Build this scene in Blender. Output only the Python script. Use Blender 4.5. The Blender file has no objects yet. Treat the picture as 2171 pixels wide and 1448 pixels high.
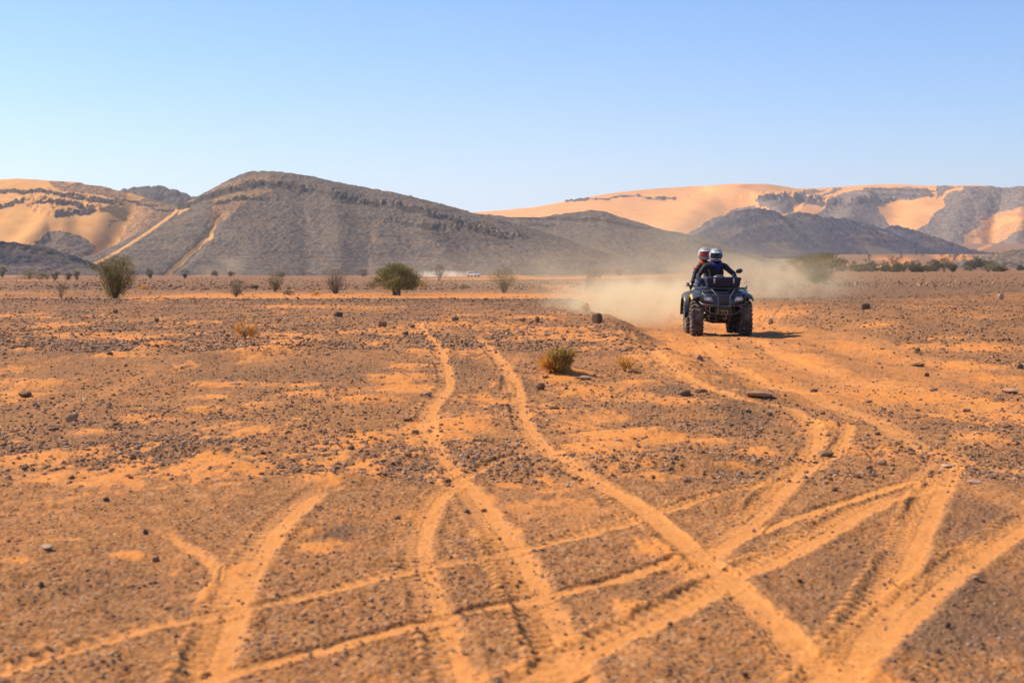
import bpy, bmesh, math, random
import numpy as np
from mathutils import Vector, Matrix
R = math.radians
sc = bpy.context.scene
col = sc.collection
rng = np.random.default_rng(7)
random.seed(7)

# ------------------------------------------------------------------ camera
HC = 1.30                     # eye height above the road
LENS = 50.0
F = LENS / 36.0 * 2171        # focal length in photo pixels
CX, CY, HY = 1085.5, 724.0, 568.0
cam_d = bpy.data.cameras.new('camera')
cam = bpy.data.objects.new('camera', cam_d)
col.objects.link(cam)
cam.location = (0, 0, HC)
cam.rotation_euler = (R(90), 0, 0)
cam_d.lens = LENS
cam_d.sensor_width = 36
cam_d.shift_y = -(CY - HY) / 2171
cam_d.clip_start = 0.05
cam_d.clip_end = 30000
cam_d.dof.use_dof = True
cam_d.dof.focus_distance = 27.5
cam_d.dof.aperture_fstop = 4.0
sc.camera = cam

# ------------------------------------------------------------------ world, sun, exposure
SUN_EL, SUN_AZ = R(44), R(-69)      # azimuth measured from +Y towards +X
w = bpy.data.worlds.new('World'); sc.world = w
w.use_nodes = True
nt = w.node_tree
bg = nt.nodes['Background']
sky = nt.nodes.new('ShaderNodeTexSky')
sky.sky_type = 'NISHITA'
sky.sun_disc = False
sky.sun_elevation = SUN_EL
sky.sun_rotation = SUN_AZ
sky.altitude = 700
sky.air_density = 1.0
sky.dust_density = 0.4
sky.ozone_density = 2.2
tint = nt.nodes.new('ShaderNodeMix'); tint.data_type = 'RGBA'; tint.blend_type = 'MULTIPLY'; tint.inputs[0].default_value = 1
tc_ = nt.nodes.new('ShaderNodeTexCoord'); sx_ = nt.nodes.new('ShaderNodeSeparateXYZ'); nt.links.new(tc_.outputs['Generated'], sx_.inputs[0])
mr_ = nt.nodes.new('ShaderNodeMapRange'); mr_.interpolation_type = 'SMOOTHSTEP'; mr_.inputs[1].default_value = -.02; mr_.inputs[2].default_value = .24; nt.links.new(sx_.outputs[2], mr_.inputs[0])
tm_ = nt.nodes.new('ShaderNodeMix'); tm_.data_type = 'RGBA'; nt.links.new(mr_.outputs[0], tm_.inputs[0])
tm_.inputs[6].default_value = (.765, .945, 1.10, 1); tm_.inputs[7].default_value = (.42, .78, 1.15, 1)     # clear dry desert air: deeper blue with height
mz_ = nt.nodes.new('ShaderNodeMapRange'); mz_.interpolation_type = 'SMOOTHSTEP'; mz_.inputs[1].default_value = .28; mz_.inputs[2].default_value = .85; nt.links.new(sx_.outputs[2], mz_.inputs[0])
tz_ = nt.nodes.new('ShaderNodeMix'); tz_.data_type = 'RGBA'; nt.links.new(mz_.outputs[0], tz_.inputs[0]); nt.links.new(tm_.outputs[2], tz_.inputs[6]); tz_.inputs[7].default_value = (.38, .56, .86, 1)
nt.links.new(tz_.outputs[2], tint.inputs[7])
nt.links.new(sky.outputs[0], tint.inputs[6]); nt.links.new(tint.outputs[2], bg.inputs[0])
bg.inputs[1].default_value = 0.113
sd = bpy.data.lights.new('sun', 'SUN')
sd.energy = 5.0
sd.angle = R(0.53)
sd.color = (1.0, 0.90, 0.75)
sun = bpy.data.objects.new('sun', sd); col.objects.link(sun)
sv = Vector((math.sin(SUN_AZ) * math.cos(SUN_EL), math.cos(SUN_AZ) * math.cos(SUN_EL), math.sin(SUN_EL)))
sun.rotation_euler = sv.to_track_quat('Z', 'Y').to_euler()
sun.location = (-20, 10, 30)
sc.view_settings.view_transform = 'Standard'
sc.view_settings.look = 'None'
sc.view_settings.exposure = 0.47
sc.view_settings.gamma = 1.0
cy = sc.cycles
cy.max_bounces = 6; cy.diffuse_bounces = 3; cy.glossy_bounces = 3
cy.transmission_bounces = 3; cy.volume_bounces = 4; cy.transparent_max_bounces = 8
cy.volume_step_rate = 1.0
cy.volume_max_steps = 96
cy.use_denoising = True
cy.sample_clamp_indirect = 8

# ------------------------------------------------------------------ helpers: objects
def tag(o, label=None, cat=None, group=None, kind=None):
    if label: o['label'] = label
    if cat: o['category'] = cat
    if group: o['group'] = group
    if kind: o['kind'] = kind
    return o

def empty(name, loc, rz=0, parent=None):
    o = bpy.data.objects.new(name, None)
    col.objects.link(o)
    o.location = loc
    o.rotation_euler = (0, 0, rz)
    o.empty_display_size = 0.2
    if parent: o.parent = parent
    return o

def mesh_np(name, V, Fq, mats, parent=None, smooth=False, attrs=None, midx=None):
    """V (n,3); Fq list of int arrays (k faces x n corners)"""
    me = bpy.data.meshes.new(name)
    V = np.asarray(V, dtype=np.float32)
    me.vertices.add(len(V))
    me.vertices.foreach_set('co', V.ravel())
    if not isinstance(Fq, (list, tuple)): Fq = [Fq]
    Fq = [np.asarray(f, dtype=np.int32) for f in Fq if len(f)]
    idx = np.concatenate([f.ravel() for f in Fq])
    tot = np.concatenate([np.full(len(f), f.shape[1], dtype=np.int32) for f in Fq])
    st = np.concatenate([[0], np.cumsum(tot)[:-1]]).astype(np.int32)
    me.loops.add(len(idx)); me.loops.foreach_set('vertex_index', idx)
    me.polygons.add(len(tot)); me.polygons.foreach_set('loop_start', st)
    me.polygons.foreach_set('loop_total', tot)
    if midx is not None: me.polygons.foreach_set('material_index', np.asarray(midx, dtype=np.int32))
    me.update(calc_edges=True)
    me.polygons.foreach_set('use_smooth', np.full(len(tot), smooth))
    if attrs:
        for k, a in attrs.items():
            at = me.attributes.new(k, 'FLOAT', 'POINT')
            at.data.foreach_set('value', np.asarray(a, dtype=np.float32))
    for m in (mats if isinstance(mats, (list, tuple)) else [mats]): me.materials.append(m)
    me.update()
    o = bpy.data.objects.new(name, me)
    col.objects.link(o)
    if parent: o.parent = parent
    return o

class MB:
    """collects shapes and links them as one mesh"""
    def __init__(s): s.v = []; s.f = []
    def add(s, vs, fs):
        n = len(s.v); s.v += [tuple(map(float, p)) for p in vs]; s.f += [tuple(i + n for i in f) for f in fs]
        return s
    def box(s, c, d, b=0.0, rot=None):
        bm = bmesh.new(); bmesh.ops.create_cube(bm, size=1)
        bmesh.ops.scale(bm, vec=d, verts=bm.verts)
        if b > 0: bmesh.ops.bevel(bm, geom=bm.edges[:], offset=b, segments=2, profile=0.6, affect='EDGES')
        M = (rot if rot is not None else Matrix.Identity(3))
        vs = [M @ v.co + Vector(c) for v in bm.verts]
        bm.verts.index_update()
        s.add(vs, [[v.index for v in f.verts] for f in bm.faces]); bm.free(); return s
    def tube(s, pts, r, n=8, smooth_n=0, caps=True):
        P = [Vector(p) for p in pts]
        if smooth_n: P = catmull(P, smooth_n)
        rs = r if isinstance(r, (list, tuple)) else [r] * len(P)
        if len(rs) != len(P): rs = list(np.interp(np.linspace(0, 1, len(P)), np.linspace(0, 1, len(rs)), rs))
        up = None; rings = []
        for i, p in enumerate(P):
            d = (P[min(i + 1, len(P) - 1)] - P[max(i - 1, 0)])
            d = d.normalized() if d.length > 1e-9 else Vector((0, 0, 1))
            if up is None:
                up = Vector((0, 0, 1)) if abs(d.z) < .9 else Vector((1, 0, 0))
            a = d.cross(up)
            if a.length < 1e-5: a = d.cross(Vector((0, 1, 0)))
            a.normalize(); up = a.cross(d).normalized()
            rings.append([p + (a * math.cos(t) + up * math.sin(t)) * rs[i] for t in [2 * math.pi * k / n for k in range(n)]])
        vs = [q for rr in rings for q in rr]; fs = []
        for i in range(len(rings) - 1):
            for k in range(n):
                fs.append((i * n + k, i * n + (k + 1) % n, (i + 1) * n + (k + 1) % n, (i + 1) * n + k))
        if caps:
            fs.append(tuple(range(n - 1, -1, -1))); fs.append(tuple((len(rings) - 1) * n + k for k in range(n)))
        return s.add(vs, fs)
    def loft(s, secs, closed=True, caps=True):
        n = len(secs[0]); vs = [p for q in secs for p in q]; fs = []
        for i in range(len(secs) - 1):
            for k in range(n if closed else n - 1):
                fs.append((i * n + k, i * n + (k + 1) % n, (i + 1) * n + (k + 1) % n, (i + 1) * n + k))
        if caps and closed:
            fs.append(tuple(range(n - 1, -1, -1))); fs.append(tuple((len(secs) - 1) * n + k for k in range(n)))
        return s.add(vs, fs)
    def lathe(s, prof, axis='X', n=32, c=(0, 0, 0), closed=True):
        """prof: (along axis, radius)"""
        secs = []
        for k in range(n + 1):
            t = 2 * math.pi * k / n; q = []
            for a, r in prof:
                if axis == 'X': q.append((c[0] + a, c[1] + r * math.cos(t), c[2] + r * math.sin(t)))
                elif axis == 'Y': q.append((c[0] + r * math.cos(t), c[1] + a, c[2] + r * math.sin(t)))
                else: q.append((c[0] + r * math.cos(t), c[1] + r * math.sin(t), c[2] + a))
            secs.append(q)
        return s.loft(secs, closed=closed, caps=False)
    def ball(s, c, r, n=16, rot=None, cut=None):
        secs = []
        rx, ry, rz = r if isinstance(r, (tuple, list)) else (r, r, r)
        M = rot if rot is not None else Matrix.Identity(3)
        vs = []; fs = []; m = n // 2
        for i in range(m + 1):
            ph = math.pi * i / m
            for k in range(n):
                t = 2 * math.pi * k / n
                vs.append(M @ Vector((rx * math.sin(ph) * math.cos(t), ry * math.sin(ph) * math.sin(t), rz * math.cos(ph))) + Vector(c))
        for i in range(m):
            for k in range(n):
                f = (i * n + k, i * n + (k + 1) % n, (i + 1) * n + (k + 1) % n, (i + 1) * n + k)
                fs.append(f)
        return s.add(vs, fs)
    def prism(s, poly, d, c=(0, 0, 0), taper=1.0):
        """poly in xz, extruded along y by d"""
        n = len(poly); mx = sum(p[0] for p in poly) / n; mz = sum(p[1] for p in poly) / n
        a = [(c[0] + x, c[1], c[2] + z) for x, z in poly]
        b = [(c[0] + mx + (x - mx) * taper, c[1] + d, c[2] + mz + (z - mz) * taper) for x, z in poly]
        return s.loft([a, b])
    def build(s, name, m, parent=None, smooth=True, bevel=0.0, sub=0, ang=40):
        me = bpy.data.meshes.new(name)
        me.from_pydata(s.v, [], s.f)
        bm = bmesh.new(); bm.from_mesh(me)
        bmesh.ops.remove_doubles(bm, verts=bm.verts, dist=1e-5)
        bmesh.ops.recalc_face_normals(bm, faces=bm.faces)
        if smooth:
            ca = math.cos(R(ang))
            for e in bm.edges:
                if len(e.link_faces) == 2:
                    e.smooth = e.link_faces[0].normal.dot(e.link_faces[1].normal) > ca
            for f in bm.faces: f.smooth = True
        bm.to_mesh(me); bm.free()
        for q in (m if isinstance(m, (list, tuple)) else [m]): me.materials.append(q)
        o = bpy.data.objects.new(name, me); col.objects.link(o)
        if parent: o.parent = parent
        if bevel > 0:
            b = o.modifiers.new('bevel', 'BEVEL'); b.width = bevel; b.segments = 2; b.limit_method = 'ANGLE'
        if sub:
            b = o.modifiers.new('sub', 'SUBSURF'); b.levels = sub; b.render_levels = sub
        return o

def catmull(P, n):
    out = []
    P = [Vector(p) for p in P]
    for i in range(len(P) - 1):
        p0, p1, p2, p3 = P[max(i - 1, 0)], P[i], P[i + 1], P[min(i + 2, len(P) - 1)]
        for k in range(n):
            t = k / n
            out.append(0.5 * ((2 * p1) + (p2 - p0) * t + (2 * p0 - 5 * p1 + 4 * p2 - p3) * t * t + (3 * p1 - p0 - 3 * p2 + p3) * t ** 3))
    out.append(P[-1]); return out

# ------------------------------------------------------------------ helpers: noise
def _hash(ix, iy, seed):
    n = (ix.astype(np.int64) * 374761393 + iy.astype(np.int64) * 668265263 + seed * 1442695041) & 0xffffffff
    n = ((n ^ (n >> 13)) * 1274126177) & 0xffffffff
    n = ((n ^ (n >> 16)) * 2246822519) & 0xffffffff
    return ((n ^ (n >> 15)) & 0xffffff).astype(np.float32) / float(0xffffff)
def vnoise(x, y, seed=0):
    x = np.asarray(x, dtype=np.float64); y = np.asarray(y, dtype=np.float64)
    ix = np.floor(x); iy = np.floor(y); fx = (x - ix).astype(np.float32); fy = (y - iy).astype(np.float32)
    fx = fx * fx * (3 - 2 * fx); fy = fy * fy * (3 - 2 * fy)
    a = _hash(ix, iy, seed); b = _hash(ix + 1, iy, seed); c = _hash(ix, iy + 1, seed); d = _hash(ix + 1, iy + 1, seed)
    return (a + (b - a) * fx) * (1 - fy) + (c + (d - c) * fx) * fy
def fbm(x, y, oct=4, seed=0, gain=0.5):
    s = 0; a = 1; t = 0
    for k in range(oct):
        ca, sa = math.cos(0.6 * k + .3), math.sin(0.6 * k + .3)
        s = s + a * vnoise((x * ca - y * sa) * 2 ** k, (x * sa + y * ca) * 2 ** k, seed + k * 17); t += a; a *= gain
    return s / t
def ss(a, b, t):
    t = np.clip((np.asarray(t, dtype=np.float64) - a) / (b - a), 0, 1); return t * t * (3 - 2 * t)

# ------------------------------------------------------------------ terrain height
BUMPS = []        # (X, Y, rx, ry, h)
def hmacro(X, Y):
    X = np.asarray(X, dtype=np.float64); Y = np.asarray(Y, dtype=np.float64)
    q = X / np.maximum(Y, 1)
    edge = 0.25 * np.sin(Y * .35) + .12 * np.sin(Y * .9 + 1)
    z = .20 * (1 - ss(1.9, 2.7, X + edge)) * ss(12, 19, Y) * (1 - ss(48, 62, Y))
    z = z + .40 * ss(4.9, 7.4, X + edge * .8) * ss(16, 30, Y) * (1 - ss(40, 58, Y))
    z = z + .22 * ss(.25, .36, q) * ss(30, 44, Y) * (1 - ss(50, 70, Y))
    tr = ss(2.2, 3.0, X) * (1 - ss(5.4, 6.6, X))
    z = z - .35 * tr * ss(29.5, 36, Y) * (1 - ss(48, 62, Y))
    z = z + .05 * np.exp(-((X - 4.3) / .35) ** 2) * ss(10, 20, Y) * (1 - ss(25.5, 27, Y))
    wl = 1 - ss(.02, .2, q)
    z = z - .28 * ss(48, 75, Y) * wl - 1.05 * ss(75, 450, Y) * wl
    z = z - .12 * ss(48, 75, Y) * (1 - wl) + .15 * ss(100, 450, Y) * (1 - wl)
    z = z + 15 * ss(480, 1500, Y) * ss(.15, .24, q) + 30 * ss(1300, 2600, Y) * ss(.15, .24, q)
    z = z - 3.0 * ss(450, 900, Y) * (1 - ss(.15, .24, q))
    for bx, by, rx, ry, h in BUMPS:
        z = z + h * np.exp(-((X - bx) / rx) ** 2 - ((Y - by) / ry) ** 2)
    z = z + .035 * (vnoise(X * .45 + 9, Y * .3, 3) - .5) * ss(4, 9, Y)
    return z
def pw(px, py, z=None):
    """photo pixel -> the ground point it shows"""
    px = np.asarray(px, dtype=np.float64); py = np.asarray(py, dtype=np.float64)
    Y = HC * F / np.maximum(py - HY, 1.0)
    for _ in range(14):
        X = (px - CX) / F * Y
        h = hmacro(X, Y)
        Y = .5 * Y + .5 * (HC - h) * F / np.maximum(py - HY, 1.0)
    return (px - CX) / F * Y, Y
def at(px, Y):
    X = (px - CX) / F * Y
    return float(X), float(Y), float(hmacro(X, Y))
for (a, b, rx, ry, h) in [(620, 735, .9, .9, .06), (470, 748, .7, .6, .04), (330, 735, .8, .7, .05), (800, 968, .45, .3, .05),
                          (1475, 985, .35, .28, .07), (1320, 985, .4, .3, .05), (1400, 920, .3, .25, .05), (980, 900, .28, .2, .05),
                          (680, 1130, .25, .12, .03), (720, 1020, .3, .2, .04), (560, 905, .5, .3, .05), (1620, 845, .6, .35, .08),
                          (1190, 790, .4, .4, .06), (1500, 870, .7, .6, .06), (350, 955, .6, .35, .05), (1640, 690, .3, .5, .1),
                          (1720, 735, .8, 1.2, .1), (2050, 800, .8, .7, .06)]:
    _x, _y = pw(a, b); BUMPS.append((float(_x), float(_y), rx, ry, h))

# ------------------------------------------------------------------ helpers: materials
def N(t, kind, **kw):
    n = t.nodes.new(kind)
    for k, v in kw.items(): setattr(n, k, v)
    return n
def mixc(t, fac, a, b, blend='MIX'):
    m = t.nodes.new('ShaderNodeMix'); m.data_type = 'RGBA'; m.blend_type = blend; m.clamp_result = False
    for i, v in ((0, fac), (6, a), (7, b)):
        if hasattr(v, 'links') or hasattr(v, 'is_output'): t.links.new(v, m.inputs[i])
        elif i == 0: m.inputs[0].default_value = v
        else: m.inputs[i].default_value = (*v, 1) if len(v) == 3 else v
    return m.outputs[2]
def mth(t, op, a, b=None, c=None, clamp=False):
    m = t.nodes.new('ShaderNodeMath'); m.operation = op; m.use_clamp = clamp
    for i, v in enumerate((a, b, c)):
        if v is None: continue
        if hasattr(v, 'is_output'): t.links.new(v, m.inputs[i])
        else: m.inputs[i].default_value = v
    return m.outputs[0]
def ramp(t, fac, a, b):
    m = t.nodes.new('ShaderNodeMapRange'); m.clamp = True; m.interpolation_type = 'SMOOTHSTEP'
    t.links.new(fac, m.inputs[0]); m.inputs[1].default_value = a; m.inputs[2].default_value = b
    return m.outputs[0]
def noise(t, scale, detail=3, rough=.5, co=None, dist=0):
    n = t.nodes.new('ShaderNodeTexNoise'); n.inputs['Scale'].default_value = scale
    n.inputs['Detail'].default_value = detail; n.inputs['Roughness'].default_value = rough
    n.inputs['Distortion'].default_value = dist
    if co is not None: t.links.new(co, n.inputs['Vector'])
    return n.outputs[0]
def geo(t): return t.nodes.new('ShaderNodeNewGeometry').outputs['Position']
def attr(t, name): 
    a = t.nodes.new('ShaderNodeAttribute'); a.attribute_name = name; return a.outputs['Fac']
def objco(t): return t.nodes.new('ShaderNodeTexCoord').outputs['Object']

def mat(name, c, rough=.6, metal=0.0, c2=None, scale=12, bump=0.0, bscale=60, coat=0, spec=.5, dust=None, dustamt=.0):
    m = bpy.data.materials.new(name); m.use_nodes = True; t = m.node_tree
    b = t.nodes['Principled BSDF']
    co = objco(t)
    if c2 is None: c2 = tuple(v * .75 for v in c)
    n1 = noise(t, scale, 4, .6, co)
    out = mixc(t, ramp(t, n1, .35, .65), c, c2)
    if dust:
        nm = N(t, 'ShaderNodeNewGeometry'); sx = N(t, 'ShaderNodeSeparateXYZ'); t.links.new(nm.outputs['Normal'], sx.inputs[0])
        up = mth(t, 'MULTIPLY_ADD', sx.outputs[2], .5, .5)
        n2 = noise(t, scale * .6, 5, .65, co)
        d = mth(t, 'MULTIPLY', ramp(t, mth(t, 'ADD', mth(t, 'MULTIPLY', up, .35), n2), .45, .95), dustamt)
        out = mixc(t, d, out, dust)
        r = mth(t, 'MULTIPLY_ADD', d, .5, rough, clamp=True); t.links.new(r, b.inputs['Roughness'])
    else:
        r = mth(t, 'MULTIPLY_ADD', n1, .15, rough - .07, clamp=True); t.links.new(r, b.inputs['Roughness'])
    t.links.new(out, b.inputs['Base Color'])
    b.inputs['Metallic'].default_value = metal
    b.inputs['Specular IOR Level'].default_value = spec
    b.inputs['Coat Weight'].default_value = coat
    if bump > 0:
        bn = N(t, 'ShaderNodeBump'); bn.inputs['Strength'].default_value = bump; bn.inputs['Distance'].default_value = .01
        t.links.new(noise(t, bscale, 4, .6, co), bn.inputs['Height']); t.links.new(bn.outputs[0], b.inputs['Normal'])
    return m
def dline(px, py, P):
    best = np.full(len(px), 1e9); up = np.zeros(len(px))
    for (ax, ay), (bx, by) in zip(P[:-1], P[1:]):
        L2 = (bx - ax) ** 2 + (by - ay) ** 2
        t = np.clip(((px - ax) * (bx - ax) + (py - ay) * (by - ay)) / L2, 0, 1)
        d = np.hypot(px - ax - t * (bx - ax), py - ay - t * (by - ay))
        k = d < best; best[k] = d[k]; up[k] = ((ay + t * (by - ay)) - py)[k]
    return best, up
# ------------------------------------------------------------------ polyline fields
def resample(P, step):
    P = np.asarray([(p[0], p[1]) for p in catmull([(x, y, 0) for x, y in P], 10)])
    d = np.concatenate([[0], np.cumsum(np.hypot(*(P[1:] - P[:-1]).T))])
    n = max(3, int(d[-1] / step)); s = np.linspace(0, d[-1], n)
    return np.stack([np.interp(s, d, P[:, 0]), np.interp(s, d, P[:, 1])], 1), s
def line_field(X, Y, P, pad):
    """indices of the points near polyline P, signed distance and arc length"""
    sel = np.nonzero((X > P[:, 0].min() - pad) & (X < P[:, 0].max() + pad) & (Y > P[:, 1].min() - pad) & (Y < P[:, 1].max() + pad))[0]
    x = X[sel]; y = Y[sel]
    best = np.full(len(sel), 1e9); sg = np.zeros(len(sel)); al = np.zeros(len(sel)); acc = 0.0
    for i in range(len(P) - 1):
        ax, ay = P[i]; bx, by = P[i + 1]; L = math.hypot(bx - ax, by - ay)
        if L < 1e-9: continue
        near = np.nonzero((x > min(ax, bx) - pad) & (x < max(ax, bx) + pad) & (y > min(ay, by) - pad) & (y < max(ay, by) + pad))[0]
        if len(near):
            dx, dy = (bx - ax) / L, (by - ay) / L
            ux, uy = x[near] - ax, y[near] - ay
            t = ux * dx + uy * dy; tc = np.clip(t, 0, L)
            d = np.hypot(ux - tc * dx, uy - tc * dy)
            k = near[d < best[near]]; kk = d < best[near]
            best[k] = d[kk]; sg[k] = np.sign(ux * dy - uy * dx)[kk]; al[k] = acc + tc[kk]
        acc += L
    ok = best < pad
    return sel[ok], (best * sg)[ok], al[ok], acc

# ------------------------------------------------------------------ ground sheet
py_ = np.concatenate([np.arange(1500, 640, -1.35), np.arange(640, 571, -.8)])
Yr_ = HC * F / (py_ - HY)
Yr_ = Yr_[Yr_ > 4.0]
Yfar = np.geomspace(Yr_[-1] * 1.02, 9000, 70)
Ynear = np.concatenate([np.linspace(-30, 2.0, 12), np.linspace(2.3, Yr_[0] - .03, 30)])
Yrows = np.concatenate([Ynear, Yr_, Yfar])
s_in = np.linspace(-1, 1, 1250)
s_out = 1 + np.geomspace(.004, 30, 40)
S = np.concatenate([-s_out[::-1], s_in, s_out])
wid = .43 * np.maximum(Yrows, 2) + .9
GX = S[None, :] * wid[:, None]
GY = np.repeat(Yrows[:, None], len(S), 1)
nr, ncol = GX.shape
X = GX.ravel(); Y = GY.ravel()
Z = hmacro(X, Y)
near = (Y > 2) & (Y < 140)
xn, yn = X[near], Y[near]
g1 = fbm(xn * 1.3, yn * 1.1, 4, 11)
g2 = fbm(xn * 7, yn * 6, 3, 23)
g3 = vnoise(xn * 55, yn * 48, 31)
g4 = vnoise(xn * 110, yn * 95, 37)
sand = np.zeros(len(X)); trk = np.zeros(len(X)); dark = np.zeros(len(X))
# sand patches: photo pixel centre and half size
PATCH = [(560, 745, 95, 22), (515, 748, 40, 9), (620, 730, 60, 14), (160, 712, 60, 8), (255, 752, 70, 9), (320, 738, 45, 12), (430, 706, 30, 5),
         (70, 820, 75, 14), (60, 838, 60, 6), (480, 812, 120, 9), (600, 815, 90, 10), (430, 838, 60, 7), (660, 838, 80, 12), (800, 850, 110, 10),
         (300, 888, 80, 13), (430, 868, 60, 10), (190, 918, 60, 6), (560, 862, 60, 12), (560, 912, 90, 13), (500, 925, 60, 7), (790, 922, 70, 12),
         (60, 975, 90, 16), (110, 1010, 90, 14), (200, 1025, 60, 10), (430, 975, 70, 10), (480, 990, 60, 7), (700, 1022, 80, 20), (800, 1010, 70, 14),
         (870, 775, 70, 10), (840, 800, 90, 12), (850, 825, 80, 14), (900, 745, 40, 6), (790, 728, 50, 7), (720, 830, 60, 9), (1000, 905, 70, 14), (960, 925, 60, 9),
         (1190, 800, 90, 20), (1250, 830, 120, 16), (1330, 845, 110, 10), (1180, 870, 70, 10), (1280, 885, 110, 14), (1230, 905, 80, 10), (1330, 925, 130, 20),
         (1270, 950, 110, 22), (1420, 925, 90, 16), (1330, 985, 110, 18), (1200, 960, 60, 12), (1500, 935, 60, 10), (1250, 740, 50, 8), (1150, 700, 60, 4),
         (1130, 675, 70, 5), (1020, 745, 40, 5), (1350, 815, 60, 12), (1430, 852, 100, 9), (1600, 800, 80, 16), (1690, 770, 80, 16), (1700, 735, 60, 10),
         (2080, 740, 110, 14), (2060, 775, 110, 12), (2130, 805, 90, 9), (1990, 715, 60, 5), (1850, 690, 60, 5), (690, 1150, 70, 20), (650, 1130, 60, 18),
         (130, 1145, 60, 7), (260, 1172, 50, 6), (30, 1190, 50, 8), (1100, 1125, 30, 9), (1060, 1290, 40, 8), (1180, 1420, 90, 30), (1350, 1385, 60, 24),
         (1330, 1290, 60, 25), (1800, 1440, 100, 40), (1680, 1440, 70, 26), (930, 1010, 50, 18), (1500, 1225, 70, 25), (480, 1240, 50, 40),
         (60, 634, 110, 4), (300, 640, 90, 3), (640, 650, 130, 4), (800, 655, 90, 4), (950, 690, 90, 5), (1450, 780, 90, 30), (1560, 745, 60, 14),
         (1900, 960, 60, 30), (1830, 960, 60, 20), (2000, 970, 70, 26), (2080, 930, 70, 18), (1750, 900, 60, 18), (2130, 860, 70, 8), (1400, 1170, 40, 20),
         (150, 690, 40, 5), (60, 745, 50, 5), (540, 690, 40, 4), (1230, 795, 50, 14), (1380, 1010, 60, 10), (1550, 985, 70, 8), (1600, 960, 60, 14)]
pn = fbm(xn * 2.4 + 5, yn * 2.0, 5, 41, .6)
pf = fbm(xn * 16, yn * 8, 3, 47)
sn = np.zeros(len(xn)); moundz = np.zeros(len(xn))
for (a, b, ra, rb) in PATCH:
    x0, y0 = pw(a, b); x1, _ = pw(a + ra, b); _, ya = pw(a, b - rb); _, yb = pw(a, b + rb)
    rx = abs(x1 - x0); ry = abs(ya - yb) / 2; ym = (ya + yb) / 2
    e = np.exp(-(((xn - x0) / rx) ** 2 + ((yn - ym) / ry) ** 2) * .9)
    sn = np.maximum(sn, e); moundz = np.maximum(moundz, e * min(.035, .04 * ry + .004))
m = .84 * ss(.34, 1.0, sn * 1.0 + (pn - .5) * 1.3 + (pf - .5) * 1.1); wash = .42 * ss(.05, .8, sn + (pn - .5) * .8)
m = np.maximum(m, ss(.56, .70, fbm(xn * .9, yn * .4, 5, 53, .6) + (pf - .5) * .35) * ss(6, 9, yn) * .85 * (1 - .6 * ss(33, 40, yn)) * (1 - .55 * ss(5.5, 8, xn) * ss(14, 20, yn)) * (1 - .7 * ss(36, 46, yn) * ss(.10, .18, xn / yn)))
# the sandy road under the quad bike, far plain streaks
road = ss(2.2, 3.1, xn) * (1 - ss(5.4, 6.6, xn)) * (.62 + .8 * (fbm(xn * 3, yn * .25, 4, 59) - .5)) * ss(10, 15, yn)
m = np.maximum(m, np.clip(road, 0, 1) * (1 - .5 * ss(.5, .7, pf)))
band = (1 - .7 * ss(.08, .2, xn / yn)) * np.exp(-((yn - 78) / 14) ** 2) * ss(.40, .62, fbm(xn * .12, yn * .05, 4, 61)) * .8
m = np.maximum(m, band)
sand[near] = np.maximum(m, wash)
ripple = .006 * np.sin((yn * 24 + xn * 5) + 6 * fbm(xn * 2, yn * 2, 2, 67)) * m
grav = (1 - m)
Zn = (g1 - .5) * (.05 + .06 * ss(9, 18, yn)) + (g2 - .5) * .03 * (.4 + .6 * grav) + ((g3 - .5) * .008 + (g4 - .5) * .006) * (.25 + .75 * grav) * ss(0, 6, yn) + moundz * m + ripple
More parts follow.
